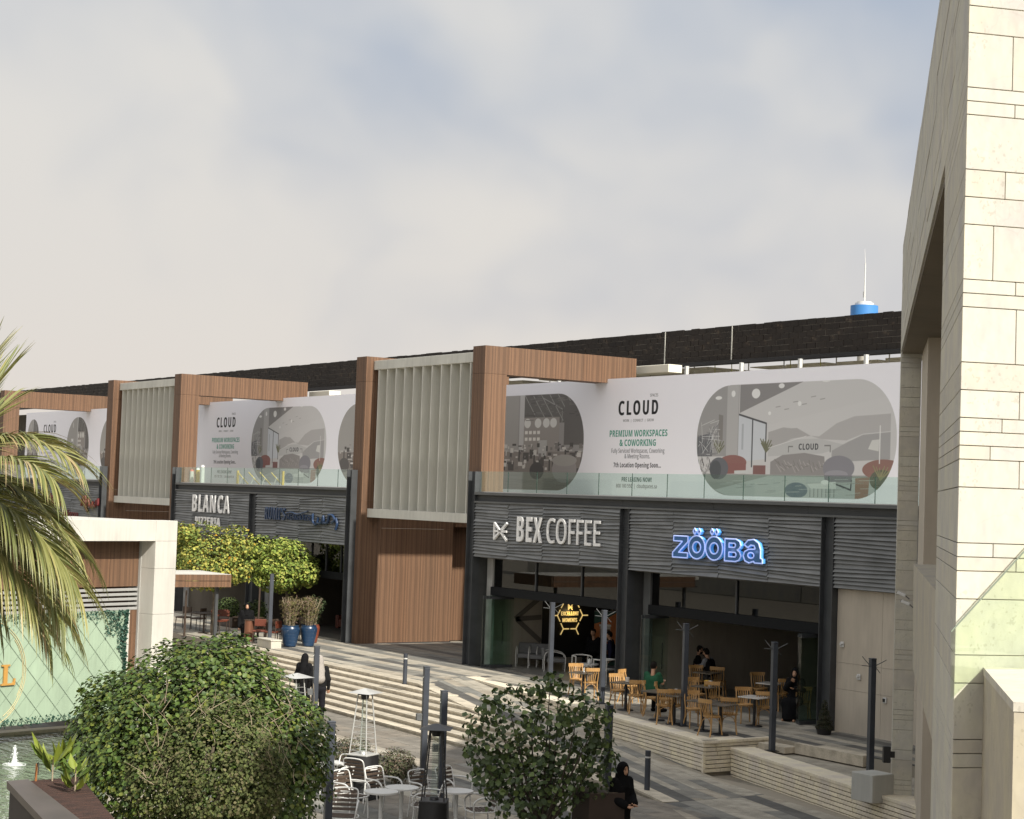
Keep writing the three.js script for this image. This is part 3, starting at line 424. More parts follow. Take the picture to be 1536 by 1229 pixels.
// ---------------------------------------------------------------- unfinished roof storey: black block parapet on posts
{
  const t = thing('block_parapet', 'long black painted block parapet above the hoarding', 'parapet wall', V(0, 0, -8.4)), r = rng(71), y0 = 10.42, ch = 0.192, rest = [];
  const smear = tex(512, [3.2, 1.6], (u, v) => { const a = fbm(u * 8, v * 6, 8, 6, 101, 5), b = fbm(u * 30, v * 20, 30, 20, 107, 3); const w = a > 0.72 && b > 0.6 ? 0.3 : 0; return [0.36 + a * 0.16 + w, 0.34 + a * 0.14 + w, 0.32 + a * 0.12 + w * 0.95]; });
  const bm = tints('black_block', [0.115, 0.09, 0.068], 4, 0.55, { map: smear, roughness: 0.75, bumpMap: T.fine, bumpScale: 0.002 }, 17);
  obj('mortar_core', bx(-150, 24, y0, y0 + 6 * ch - 0.02, -0.2, -0.02), mat('mortar', [0.24, 0.22, 0.19]), t);
  for (let c = 0; c < 6; c++) for (let x = -150 - (c % 2) * 0.21; x < 24; x += 0.42) {
    const gap = r() < 0.6 ? 0.012 : 0.004, g = bx(x + gap, x + 0.42 - gap, y0 + c * ch + gap, y0 + (c + 1) * ch - gap * 0.5 + (c === 5 ? r() * 0.025 : 0), -0.06, (r() - 0.5) * 0.014);
    if (x > -4.4 && x < 14.2) obj('block', g, bm[Math.floor(r() * 4)], t); else rest.push(g);
  }
  tag(obj('far_blocks', rest, bm[1], t), undefined, undefined, undefined, 'stuff');
  obj('ledger_beam', bx(-150, 24, 10.29, 10.415, -0.25, 0.05), M.black, t);
  for (const px of [1043, 943]) { const p = onZ(px + 55, 500, -8.38); obj('joint_strip', bx(p.x - 0.02, p.x + 0.02, y0, y0 + 1.16, 0.01, 0.025), M.louvre, t); }
  const s = thing('roof_storey', 'open unfinished roof storey with white posts behind the hoarding', 'roof structure', V(0, 0, 0));
  for (const px of [1031, 1113, 1201, 1300, 930, 840]) { const p = onZ(px, 545, -8.3); obj('post', bx(p.x - 0.045, p.x + 0.045, 5.6, 10.29, -8.36, -8.22), M.alu, s); }
  obj('rear_wall', bx(-150, 24, 5.6, 10.4, -13.2, -13), mat('block_grey', [0.16, 0.15, 0.13], { map: T.plaster }), s);
  obj('roof_deck', bx(-150, 24, 10.95, 11.1, -13, -8.7), mat('deck_grey', [0.16, 0.15, 0.13], { map: T.plaster }), s);
  obj('terrace_deck', bx(-150, 24, 5.3, 5.6, -13, -8.3), M.conc, s);
  const rr = rng(77);
  for (let i = 0; i < 16; i++) { const x = -20 + i * 2.4 + rr(); obj('ceiling_tray', bx(x, x + 1.5 + rr(), 10.18 + rr() * 0.1, 10.26 + rr() * 0.08, -11.5, -9 - rr()), M.cream, s); obj('hanger', bx(x + 0.4, x + 0.43, 9.5, 10.9, -9.4, -9.37), M.alu, s); }
  for (const px of [1072, 1097, 1185, 1230, 975]) { const p = onZ(px, 545, -9); obj('hanging_cable', tube([V(p.x, 10.6, -9), V(p.x + 0.03, 10.1, -9), V(p.x - 0.05, 9.7, -9), V(p.x + 0.08, 9.5, -9)], 0.016, 12, 5), mat('yellow_cable', [0.45, 0.43, 0.12]), s); }
  for (const [px, py, l] of [[487, 592, 1], [970, 556, 1.6]]) { const p = onZ(px, py, -7.2); tag(obj('roof_duct', rb(p.x - l, p.x + l, p.y - 0.14, p.y + 0.14, -7.5, -6.9, 0.02), M.cream), { 487: 'cream duct on the roof right of the middle wooden beam', 970: 'cream duct on the roof right of the near wooden beam end', 820: 'small cream cap on top of the near wooden beam' }[px], 'duct'); }
}
// ---------------------------------------------------------------- stone building at the right
{
  const t = thing('stone_building', 'tall cream stone block building at the right edge', 'building', V(40.94, 0, 21.73));
  const dS = V(-0.7098, 0, -0.7044), nS = V(-0.7044, 0, 0.7098), dL = V(0.344, 0, -0.939).normalize(), nL = V(0.939, 0, 0.344).normalize(), UP = V(0, 1, 0);
  const MS = new THREE.Matrix4().makeBasis(dS.clone().negate(), UP, nS), ML = new THREE.Matrix4().makeBasis(dL, UP, nL);
  const S = (g) => g.applyMatrix4(MS), L = (g) => g.applyMatrix4(ML), r = rng(88);
  const U = 20.93, yOf = (py) => 5.57 + (762 - py) / 209.3;
  const units = [4, 1, 1, 4, 2, 2, 4, 1, 1, 4, 2, 2, 1, 1, 1, 2, 4, 1, 1, 2, 4, 2, 4, 1, 1, 4, 2, 4, 1, 1, 2, 4, 4, 1, 1, 2, 4, 2, 4, 1, 1, 4, 2];
  const cut = { 0: 0.36, 2: 0.385, 4: 0.32, 6: 0.235, 7: 0.42, 9: 0.43, 11: 0.47, 12: 0.335, 14: 0.245, 15: 0.48, 17: 0.285, 18: 0.47, 22: 0.38, 25: 0.3, 28: 0.5 };
  const rows = []; let py = 41;
  units.forEach((u, i) => { const a = py; py += u * U; if (yOf(py) > -1.3) rows.push([yOf(py), yOf(a), cut[i] ?? 0.85]); });
  py = 41; for (const u of [2, 4, 1, 1, 4, 2, 4, 1, 1, 2]) { const a = py; py -= u * U; if (yOf(a) < 11) rows.push([yOf(a), Math.min(11, yOf(py)), 0.35 + r() * 0.4]); }
  const st = () => M.stone[Math.floor(r() * 5)], j = 0.0026;
  const miter = (g, sgn) => { const p = g.attributes.position; for (let i = 0; i < p.count; i++) if (p.getZ(i) < -0.05 && Math.abs(p.getX(i)) < 0.02) p.setX(i, p.getX(i) + sgn * 0.05); return g; };
  const piece = (f, x0, x1, y0, y1, w = 0, th = 0.1) => { const g = rb(x0 + j, x1 - j, y0 + j, y1 - j, -th, w, 0.004); obj('stone_block', f(Math.abs(x0) < 1e-6 ? miter(g, 1) : Math.abs(x1) < 1e-6 ? miter(g, -1) : g), st(), t); };
  const W = (a, b) => [dS.x * a + dL.x * b, dS.z * a + dL.z * b], quadW = (a0, a1, b0, b1) => [W(a0, b0), W(a1, b0), W(a1, b1), W(a0, b1)];
  obj('core', [slab(quadW(0.03, 24.58, 0.03, 10), 8.76, 11), slab(quadW(0.03, 3.69, 0.03, 10), -1, 8.76), S(bx(-24.58, -24.02, -1, 8.76, -0.4, -0.018))], M.joint, t);
  obj('rear_volume', slab(quadW(3.7, 24.6, 3.3, 10), -1, 8.76), M.plaster, t);
  obj('soffit', slab(quadW(3.7, 24.2, 0.03, 3.3), 8.70, 8.756), mat('soffit_brown', [0.17, 0.14, 0.10], { map: T.plaster }), t);
  obj('inner_block', S(bx(-23.9, -20.4, 4.45, 8.70, -1.6, -0.42)), M.plaster, t); obj('inner_sill', S(bx(-23.9, -20.3, 3.9, 4.449, -1.6, -0.41)), M.plaster, t);
  obj('porch_floor', slab(quadW(3.7, 24.5, 0, 3.3), -1, -0.7), M.conc, t); obj('inner_wall', S(bx(-23.9, -20, -0.7, 3.9, -1.6, -0.46)), M.plaster, t);
  for (const [y0, y1, c] of rows) {
    piece(L, 0.0, c, y0, y1); piece(L, c, c + 0.55 + r() * 0.3, y0, y1);
    if (y1 > 8.757) { const a = Math.max(y0, 8.757); if (y1 - a > 0.03) for (let s = 0, k = 0; s < 24.5;) { const l = Math.min(24.6 - s, s < 0.1 ? 1.2 + r() * 2 : 1.6 + r() * 1.8); piece(S, -s - l, -s, a, y1, (r() - 0.5) * 0.008); s += l; } }
    if (y0 < 8.75) { const b = Math.min(y1, 8.755); piece(S, -3.7, -0.0, y0, b); if (y0 > -0.9) { obj('stone_block', S(rb(-24.6, -24.0 - 0, y0 + j, b - j, -0.412, -0.004, 0.004)), st(), t); } }
  }
  obj('stone_face', L(bx(1.6, 9, -1, 11, -0.1, 0)), M.stone[0], t);
  // low parapet wall of the porch, with a slanting lower edge
  const onP = (px, py2) => { const d = ray(px, py2), n = nS, k = V(40.94, 0, 21.73).sub(C).dot(n) / d.dot(n); const p = C.clone().addScaledVector(d, k).sub(V(40.94, 0, 21.73)); return [-p.dot(dS), p.y]; };
  const lw = [[1369.5, 846], [1368, 1002], [1401, 1127], [1401, 1260], [1405, 1260], [1407, 892]].map(([a, b]) => onP(a, b)), sh = new THREE.Shape(lw.map(([a, b]) => new THREE.Vector2(a, b)));
  obj('porch_parapet', S(new THREE.ExtrudeGeometry(sh, { depth: 0.38, bevelEnabled: false }).translate(0, 0, -0.39)), mat('smooth_stone', [0.47, 0.43, 0.36], { map: T.stone, roughness: 0.85 }), t);
  // stair parapet in front of the lit face
  const q0 = onY(1475, 1000, 4.43), q1 = onY(1521, 1053, 4.43), dir = q1.clone().sub(q0).normalize(), side = V(dir.z, 0, -dir.x).multiplyScalar(-1), sd = side.dot(RIGHT) > 0 ? side : side.negate();
  const p0 = q0.clone().addScaledVector(dir, 0.02), P = (a, b) => { const p = p0.clone().addScaledVector(dir, a).addScaledVector(sd, b); return [p.x, p.z]; };
  const len = q1.distanceTo(q0);
  const par = thing('stair_parapet', 'low thick stone parapet in the lower right corner', 'wall', V(0, 0, 0));
  obj('body', slab([P(0, 0), P(len, 0), P(len, 1.4), P(0, 1.4)], -1, 4.37), mat('parapet_stone', [0.45, 0.41, 0.335], { map: T.stone, bumpMap: T.stoneB, bumpScale: 0.003 }), par);
  obj('coping', slab([P(0, -0.004), P(len + 0.004, -0.004), P(len + 0.004, 1.4), P(0, 1.4)], 4.375, 4.43), M.stone[2], par);
  obj('upstand', slab([P(len * 0.55, 0.2), P(len - 0.35, 0.2), P(len - 0.35, 1.4), P(len * 0.55, 1.4)], 4.432, 4.452), M.stone[1], par);
  // a glass stair screen standing just off the lit face
  const oL = (px, py2) => { const o = V(40.94, 0, 21.73).addScaledVector(nL, 0.14), d = ray(px, py2), k = o.clone().sub(C).dot(nL) / d.dot(nL); const p = C.clone().addScaledVector(d, k).sub(V(40.94, 0, 21.73)); return new THREE.Vector2(p.dot(dL), p.y); };
  const gs = [[1427, 948], [1536, 828], [1600, 758], [1600, 1040], [1476, 1003], [1427, 1050]].map(([a, b]) => oL(a, b));
  const scr = thing('glass_screen', 'greenish glass stair screen with slanting edge against the stone wall', 'glass screen', V(40.94, 0, 21.73));
  obj('pane', new THREE.ExtrudeGeometry(new THREE.Shape(gs), { depth: 0.012, bevelEnabled: false }).translate(0, 0, 0.13).applyMatrix4(ML), mat('screen_glass', [0.95, 0.985, 0.93], { physical: 1, transmission: 1, roughness: 0.01 }), scr);
  const e = (v) => V(v.x, v.y, 0.138).applyMatrix4(ML); obj('edge_strip', bar(e(gs[0]), e(gs[2]), 0.006, 0.006, 6), mat('screen_edge', [0.16, 0.19, 0.15]), scr);
  // fittings on the far pier
  const cam = (px, py2, lab, turn) => { const p = atD(px, py2, 25.2), k = thing('security_camera', lab, 'security camera', p, turn); k.rotation.z = -0.35; k.scale.setScalar(0.5); obj('housing', rb(-0.16, 0.1, -0.045, 0.045, -0.05, 0.05, 0.02, 2), M.alu, k); obj('lens', bar(V(-0.17, 0, 0), V(-0.15, 0, 0), 0.04, 0.04, 12), M.black, k); obj('bracket', bar(V(0.08, 0, 0), V(0.22, -0.05, -0.02), 0.018, 0.018, 6), M.steel, k); };
  cam(1354, 892, 'upper white security camera on the stone pier', 0.6); cam(1360, 905, 'lower white security camera on the stone pier', 0.6);
  const lp = onZ(1330, 1132, 5.4), wl = thing('wall_lamp', 'black box wall lamp low on the stone pier', 'wall lamp', atD(1330, 1132, 35.6), FACE_CAM);
  obj('lamp_box', rb(-0.07, 0.07, -0.16, 0.16, -0.07, 0.07, 0.01), M.black, wl); obj('arm', bx(0.07, 0.16, -0.06, 0.06, -0.03, 0.03), M.black, wl);
}
// small fittings on the plain beige wall panels
for (const [px, py, n, lab] of [[1264, 967, 'outdoor_socket', 'small pale fitting high on the beige wall near the column'], [1289, 1016, 'wall_siren', 'small white round fitting in the middle of the beige wall'], [1328, 1051, 'wall_sign', 'small white wall fitting with a dark arrow at the beige wall right end']]) {
  const p = onZ(px, py, -0.19), k = thing(n, lab, 'wall fitting', p); obj('plate', rb(-0.06, 0.06, -0.07, 0.07, -0.005, 0.03, 0.012), M.alu, k); obj('cap', n === 'wall_sign' ? bx(-0.045, 0.02, -0.04, 0.04, 0.03, 0.05) : new THREE.CylinderGeometry(0.03, 0.045, 0.06, 12).rotateX(Math.PI / 2).translate(0, 0.015, 0.05), n === 'wall_sign' ? M.black : M.alu, k);
}
// ---------------------------------------------------------------- white kiosk by the pond, and its canopy
{
  const K = atD(266.6, 781.5, 46), n = V(0.939, 0, -0.337).normalize(), u = V(-0.337, 0, -0.939).normalize();
  const loc = (px, py, z = 0) => { const o = K.clone().addScaledVector(n, z), d = ray(px, py), k = o.clone().sub(C).dot(n) / d.dot(n), p = C.clone().addScaledVector(d, k); return [p.clone().sub(K).dot(u), p.y]; };
  const t = thing('kiosk', 'white box kiosk with wood front and pale green board by the pond', 'kiosk', V(K.x, 0, K.z), yawTo(n));
  const top = loc(266, 781.5)[1], bot = loc(200, 812)[1], px0 = loc(231, 870)[0], left = -9.5, zb = -0.55;
  const ys = [[bot, top], [3.4, bot - 0.004], [2.25, 3.396], [0.6, 2.246], [LOW, 0.596]];
  obj('front_panel', rb(px0, 0, bot, top, -0.5, 0, 0.008), M.white, t); obj('front_panel', rb(-4.4, px0 - 0.004, bot, top, -0.5, 0, 0.008), M.white, t); obj('front_panel', rb(left, -4.404, bot, top, -0.5, 0, 0.008), M.white, t);
  for (const [a, b] of ys.slice(1)) obj('pier_panel', rb(px0, 0, a, b, -0.5, 0, 0.008), M.white, t);
  obj('roof', rb(left, -0.02, top - 0.3, top - 0.02, -4, -0.51, 0.01), M.white, t);
  obj('side_wall', bx(-0.3, -0.02, LOW, top - 0.31, -4, -0.51), M.white, t);
  obj('reveal', bx(px0 - 0.02, px0 + 0.1, LOW, bot - 0.01, -0.9, -0.5), mat('reveal_grey', [0.42, 0.42, 0.40], { map: T.plaster }), t);
  const lv = [...Array(5)].map((_, i) => loc(150, 886 + i * 7.2, zb)[1]), wTop = bot, wBot = loc(150, 881, zb)[1], gR = loc(187, 1000, zb)[0], gT = loc(100, 919, zb)[1], gB = loc(50, 1086, zb)[1];
  for (let x = px0 - 0.03, i = 0; x > left; x -= 0.94, i++) { for (const [a, b] of [[wBot, wTop - 0.32], [wTop - 0.316, wTop]]) obj('wood_panel', bx(x - 0.935, x, a, b, -0.7, zb - 0.02), M.wood[i % 4], t); }
  for (const y of lv) obj('louvre_bar', rb(left, px0 - 0.03, y - 0.035, y + 0.035, zb - 0.1, zb, 0.01), mat('bar_grey', [0.30, 0.30, 0.29], { roughness: 0.4 }), t);
  obj('wood_panel', bx(left, px0 - 0.03, gT, wBot, -0.95, -0.9), M.wood[2], t);
  for (const [a, b] of [[LOW, 1.1], [1.104, 1.75], [1.754, gT]]) obj('wood_panel', bx(gR + 0.1, px0 - 0.03, a, b, -0.7, zb - 0.01), M.wood[1], t);
  obj('frame_post', bx(gR, gR + 0.09, gB, gT, -0.7, zb), M.white, t);
  obj('green_board', bx(left, gR - 0.003, gB, gT, -0.72, zb - 0.01), mat('mint_paint', [0.32, 0.42, 0.315], { map: T.plaster, roughness: 0.6 }), t);
  const wire = mat('lattice_wire', [0.14, 0.19, 0.14], { roughness: 0.5 }), sp = 0.585, hh = gT - gB, z = zb + 0.004;
  for (const s of [1, -1]) for (let x = gR - 6.5; x < gR + hh; x += sp) { // both ways across the board, cut at its edges
    let a = [x, gB], b = [x - s * 0 - hh * 0.92 * 1, gT]; if (s < 0) { a = [x - hh * 0.92, gB]; b = [x, gT]; }
    const cutAt = (p, q) => { if (p[0] > gR) { const k = (gR - p[0]) / (q[0] - p[0]); return [gR, p[1] + (q[1] - p[1]) * k]; } return p; };
    if (a[0] > gR && b[0] > gR) continue; const A = cutAt(a, b), B = cutAt(b, a); if (Math.abs(A[1] - B[1]) < 0.05) continue;
    obj('lattice_wire', bar(V(A[0], A[1], z), V(B[0], B[1], z), 0.0048, 0.0048, 4), wire, t);
  }
  const font = await new FontLoader().loadAsync('fonts/droid/droid_serif_bold.typeface.json');
  const gold = mat('gold_letter', [0.50, 0.27, 0.07], { metalness: 0.2, roughness: 0.45 }), c0 = loc(0, 1029, zb), c1 = loc(25, 996, zb);
  const Lg = new TextGeometry('L', { font, size: c1[1] - c0[1], depth: 0.04, curveSegments: 4 }); Lg.translate(c0[0] - 0.02, c0[1], z); obj('letter', Lg, gold, t);
  const cc = loc(-28, 1012, zb), R = loc(38, 1012, zb)[0] - cc[0]; for (const [k, ph, ln] of [[1, -0.9, 2.2], [0.96, -1.0, 1.9], [1.03, -2.2, 1.5], [0.93, -0.5, 1.2]]) obj('ring_stroke', new THREE.TorusGeometry(R * k, 0.008, 4, 40, ln).rotateZ(ph).translate(cc[0], cc[1], z), mat('ring_gold', [0.55, 0.45, 0.24]), t);
  // green garland round the board
  const r = rng(5), lg = flat(leafGeo(0.05, 0.04)), gl = [], d = new THREE.Object3D();
  for (let i = 0; i < 2600; i++) {
    const k = r(); let x, y = gB + 0.9 + r() * (hh - 0.9);
    if (k < 0.34) { y = gT - r() * r() * 0.35; x = left + r() * (gR - left); } else if (k < 0.62) x = gR - 0.03 - Math.abs(r() + r() - 1) * (0.2 + 0.14 * Math.sin(y * 5)); else if (k < 0.7) { x = gR - 0.2 - r() * 0.5; y = gT - r() * 0.6; } else { x = left + r() * (gR - left); y = gB + r() * 0.16; }
    d.position.set(x, y, z + 0.01 + r() * 0.07); d.rotation.set(r() * 6, r() * 6, r() * 6); d.scale.setScalar(0.7 + r() * 0.7); d.updateMatrix(); gl.push(lg.clone().applyMatrix4(d.matrix));
  }
  tag(obj('garland', gl, mat('garland_leaf', [0.03, 0.085, 0.06], { roughness: 0.6 }), t), undefined, undefined, undefined, 'stuff');
  // canopy beyond the kiosk
  const cp = onY(347, 862, 2.62), cn = thing('wooden_canopy', 'flat white-topped canopy with ribbed wood edge right of the kiosk', 'canopy', V(cp.x, 0, cp.z));
  obj('top', bx(-2.6, -0.01, 2.5, 2.62, 0.01, 7), M.white, cn); for (let i = 0; i < 4; i++) { obj('edge_panel', bx(-0.06, 0.015, 2.41, 2.612, i * 1.7 + 0.003, i * 1.7 + 1.697), M.wood[i], cn); obj('edge_panel', bx(-0.06, 0.015, 2.2, 2.39, i * 1.7 + 0.003, i * 1.7 + 1.697), M.wood[(i + 1) % 4], cn); }
  obj('edge_panel', bx(-2.6, -0.07, 2.2, 2.6, -0.03, 0.0), M.wood[2], cn); obj('underside', bx(-2.6, -0.07, 2.2, 2.25, 0.01, 7), M.darkP, cn);
  for (const zz of [0.3, 3.4, 6.5]) obj('post', bx(-0.4, -0.3, 0, 2.2, zz, zz + 0.1), M.dark, cn);
}
// ---------------------------------------------------------------- pond
{
  const k0 = onY(-80, 1106, -0.68), k1 = onY(120, 1090, -0.68), d = k1.clone().sub(k0).normalize(), s = V(-d.z, 0, d.x), q = (p, a, b) => [p.x + d.x * a + s.x * b, p.z + d.z * a + s.z * b], sg = s.dot(FWD) < 0 ? 1 : -1;
  struct('pond_water', slab([[-120, 1109], [112, 1091], [150, 1130], [165, 1240], [-260, 1330]].map(([x, y]) => { const w = onY(x, y, -0.76); return [w.x, w.z]; }), LOW - 0.02, -0.76), mat('pond_surface', [0.10, 0.13, 0.085], { roughness: 0.06, bumpMap: tex(512, 3.2, (u, v) => 0.5 + (fbm(u * 10, v * 24, 10, 24, 151, 4) - 0.5) * 1.2, false), bumpScale: 0.05 }));
  const kb = new THREE.Group(); kb.name = 'pond_kerb'; kb.userData.kind = 'structure'; scene.add(kb);
  for (let a = -3; a < 9; a += 1.2) obj('kerb_stone', slab([q(k0, a + 0.003, -0.32 * sg), q(k0, a + 1.197, -0.32 * sg), q(k0, a + 1.197, 0.06 * sg), q(k0, a + 0.003, 0.06 * sg)], LOW, -0.68), M.wallst[Math.floor(R0() * 5)], kb);
  const f = thing('fountain_jet', 'small white fountain jet bubbling in the pond', 'fountain', onY(21, 1147, -0.76)), r = rng(3), im = [];
  const wm = mat('spray', [0.85, 0.88, 0.88], { physical: 1, transmission: 0.35, roughness: 0.35 });
  obj('jet', new THREE.LatheGeometry([[0.005, 0.40], [0.022, 0.36], [0.034, 0.25], [0.05, 0.12], [0.075, 0.03], [0.13, 0]].map(([a, b]) => new THREE.Vector2(a, b)), 14), wm, f);
  for (let i = 0; i < 120; i++) { const h = r(), a = r() * 6.28, w = 0.02 + 0.12 * (1 - h) * r(); im.push(new THREE.SphereGeometry(0.005 + r() * 0.008, 5, 4).translate(Math.cos(a) * w, h * 0.42, Math.sin(a) * w)); }
  tag(obj('droplets', im, wm, f), undefined, undefined, undefined, 'stuff');
  obj('ripple', [new THREE.TorusGeometry(0.17, 0.014, 5, 24).rotateX(Math.PI / 2), new THREE.TorusGeometry(0.25, 0.008, 5, 24).rotateX(Math.PI / 2)], wm, f);
}
// ---------------------------------------------------------------- blue water tank with a mast, far behind
{
  const p = atD(1296.5, 470, 150), k = 150 / 2700, t = thing('water_tower', 'far blue drum water tower with white mast above the black parapet', 'water tower', V(p.x, 0, p.z));
  obj('shaft', bar(V(0, -1, 0), V(0, p.y - 0.2, 0), 0.5, 0.5, 16), M.conc, t); const cy = (r, a, b) => new THREE.CylinderGeometry(r * k, r * k, (a - b) * k, 32).translate(0, p.y + (a + b) / 2 * k, 0);
  obj('drum', cy(20.5, 11, -6), mat('tank_blue', [0.045, 0.20, 0.50], { roughness: 0.5 }), t); obj('cap', [cy(14, 15, 11), cy(11, 17, 15)], M.alu, t); obj('mast', [bar(V(0, p.y + 15 * k, 0), V(0, p.y + 76 * k, 0), 1.3 * k, 0.9 * k, 8), bar(V(0, p.y + 76 * k, 0), V(-2 * k, p.y + 97 * k, 0), 0.4 * k, 0.2 * k, 5), bar(V(-2.5 * k, p.y + 24 * k, 0), V(-2.5 * k, p.y + 33 * k, 0), 0.8 * k, 0.8 * k, 6)], M.alu, t);
}
// ---------------------------------------------------------------- across the plaza, outside the frame: what the shop glass mirrors
{
  const t = thing('plaza_building', 'cream building across the plaza, seen only as a reflection', 'building', V(-70, 0, 52));
  for (let i = 0; i < 6; i++) { obj('wall_panel', bx(i * 16, i * 16 + 15.9, LOW, 9 + (i % 3) * 1.6, -3, 0), M.stone[i % 5], t); obj('window_band', bx(i * 16 + 1.5, i * 16 + 14.4, 1, 3.4, -3.05, -2.98), M.glassD, t); obj('upper_window', bx(i * 16 + 3, i * 16 + 12, 5, 7, -3.05, -2.98), M.glassD, t); }
}
// ---------------------------------------------------------------- shop signs
const [fBold, fReg] = await Promise.all(['bold', 'regular'].map((k) => new FontLoader().loadAsync(`fonts/droid/droid_sans_${k}.typeface.json`)));
const signW = mat('sign_white', [0.80, 0.80, 0.79], { roughness: 0.35 });
function letters(t, text, font, x0, x1, y, h, m, depth = 0.035, slim = 1) { // each letter a part, the word fitted between x0 and x1
  const gs = [], sc = h / (font.data.resolution * 0.715); let pen = 0;
  for (const ch of text) { const gl = font.data.glyphs[ch] ?? font.data.glyphs['?']; if (ch !== ' ') { const g = new TextGeometry(ch, { font, size: h / 0.715, depth, curveSegments: 5, bevelEnabled: true, bevelThickness: 0.006, bevelSize: 0.001, bevelSegments: 1 }); gs.push([g, pen]); } pen += gl.ha * h / 0.715 / font.data.resolution; }
  const k = (x1 - x0) / pen;
  for (const [g, p] of gs) obj('letter', g.scale(k * slim, 1, 1).translate(x0 + p * k, y, 0), m, t);
}
{
  const a = thing('shop_sign', 'white coffee shop sign with hexagon star logo and raised letters', 'shop sign', V(0, 0, 0.0));
  letters(a, 'BEX', fBold, 2.93, 4.42, 4.13, 0.56, signW, 0.035, 0.9); letters(a, 'COFFEE', fReg, 4.58, 7.42, 4.15, 0.54, signW);
  const L = (x, y) => V(x, y, 0.035), st = (p, q, w = 0.075) => beam(L(...p), L(...q), w, 0.07);
  obj('logo', [st([1.74, 4.13], [1.74, 4.69], 0.06), st([1.74, 4.16], [2.46, 4.68]), st([1.74, 4.66], [2.46, 4.13]), st([1.76, 4.41], [2.46, 4.41])], signW, a);
  const b = thing('shop_sign', 'blue neon outlined sign lettering on the near shop front', 'shop sign', V(0, 0, 0.0));
  const deep = mat('neon_body', [0.035, 0.13, 0.29], { roughness: 0.35 }), rim = mat('neon_side', [0.10, 0.36, 0.75], { roughness: 0.4, emissive: new THREE.Color(0.05, 0.2, 0.45), emissiveIntensity: 0.3 }), glow = mat('neon_tube', [0.5, 0.58, 0.85], { emissive: new THREE.Color(0.25, 0.38, 0.85), emissiveIntensity: 0.3, roughness: 0.4 });
  const word = (paths, cx, cy) => { };
  const outline = (shape, holes) => { const s = new THREE.Shape(shape.map(([x, y]) => new THREE.Vector2(x, y))); (holes ?? []).forEach((h) => s.holes.push(new THREE.Path(h.map(([x, y]) => new THREE.Vector2(x, y))))); return s; };
  const ell = (cx, cy, a, c, n = 28) => [...Array(n)].map((_, i) => [cx + a * Math.cos(i / n * 6.2832), cy + c * Math.sin(i / n * 6.2832)]);
  const dia = (cx, cy, r) => [[cx - r * 0.8, cy], [cx, cy + r], [cx + r * 0.8, cy], [cx, cy - r]];
  const W = [
    [[[10.9, 4.01], [10.9, 4.14], [11.32, 4.46], [10.93, 4.46], [10.93, 4.60], [11.55, 4.60], [11.55, 4.45], [11.16, 4.15], [11.55, 4.15], [11.55, 4.01]]],
    [ell(11.93, 4.32, 0.35, 0.315), ell(11.93, 4.32, 0.17, 0.15, 20).reverse()], [ell(12.66, 4.32, 0.35, 0.315), ell(12.66, 4.32, 0.17, 0.15, 20).reverse()],
    [dia(11.83, 4.75, 0.085)], [dia(12.02, 4.75, 0.085)], [dia(12.56, 4.76, 0.085)], [dia(12.75, 4.76, 0.085)],
    [[[13.1, 4.01], [13.1, 4.60], [13.55, 4.60], [13.7, 4.54], [13.74, 4.44], [13.68, 4.35], [13.60, 4.32], [13.7, 4.27], [13.76, 4.16], [13.68, 4.05], [13.55, 4.01]], [[13.27, 4.38], [13.5, 4.38], [13.54, 4.44], [13.5, 4.49], [13.27, 4.49]], [[13.27, 4.13], [13.53, 4.13], [13.57, 4.19], [13.53, 4.25], [13.27, 4.25]]],
    [[[13.85, 4.17], [13.92, 4.05], [14.08, 4.0], [14.26, 4.05], [14.30, 4.01], [14.6, 4.01], [14.6, 4.12], [14.52, 4.14], [14.52, 4.36], [14.44, 4.53], [14.25, 4.62], [14.02, 4.59], [13.88, 4.47], [14.02, 4.40], [14.14, 4.47], [14.27, 4.46], [14.32, 4.37], [14.06, 4.36], [13.90, 4.29]], ell(14.15, 4.2, 0.12, 0.075, 16).reverse()],
  ];
  for (const [sh, ...hl] of W) {
    const g = new THREE.ExtrudeGeometry(outline(sh, hl), { depth: 0.12, bevelEnabled: false, curveSegments: 6 }); const m = new THREE.Mesh(uvBox(g), [deep, rim]); m.name = 'letter'; m.castShadow = m.receiveShadow = true; b.add(m);
    for (const ring of [sh, ...hl]) obj('neon_tube', join(ring.map((p, i) => { const q = ring[(i + 1) % ring.length]; return bar(V(p[0], p[1], 0.125), V(q[0], q[1], 0.125), 0.021, 0.021, 6); })), glow, m);
  }
  for (let i = 0; i < 4; i++) { const l = new THREE.PointLight(new THREE.Color(0.35, 0.5, 1), 0.035); l.position.set(11.3 + i * 0.95, 4.3, 0.32); l.name = 'neon_light'; l.castShadow = true; scene.add(l); }
  const c = thing('shop_sign', 'large white raised letters on the middle shop front, above a smaller word', 'shop sign', V(0, 0, 0.0));
  letters(c, 'BLANCA', fBold, -22.1, -18.2, 4.42, 0.52, signW, 0.035, 0.88); letters(c, 'PIZZERIA', fBold, -21.7, -19.1, 3.85, 0.26, signW, 0.035, 0.88);
  const d = thing('shop_sign', 'dark blue shop sign lettering in two scripts right of the white letters', 'shop sign', V(0, 0, 0.0)), blue = mat('sign_blue', [0.02, 0.045, 0.105], { roughness: 0.4 });
  letters(d, "RUMI'S", fBold, -15.0, -13.15, 4.30, 0.34, blue); letters(d, 'STEAKHOUSE', fReg, -13.1, -10.95, 4.34, 0.16, blue);
  const stroke = (pts, m, r, par, z = 0.05) => obj('letter', tube(pts.map(([x, y]) => V(x, y, z)), r, 24, 5), m, par);
  stroke([[-13.0, 4.58], [-12.6, 4.62], [-12.1, 4.56], [-11.6, 4.62], [-11.2, 4.70]], blue, 0.03, d);
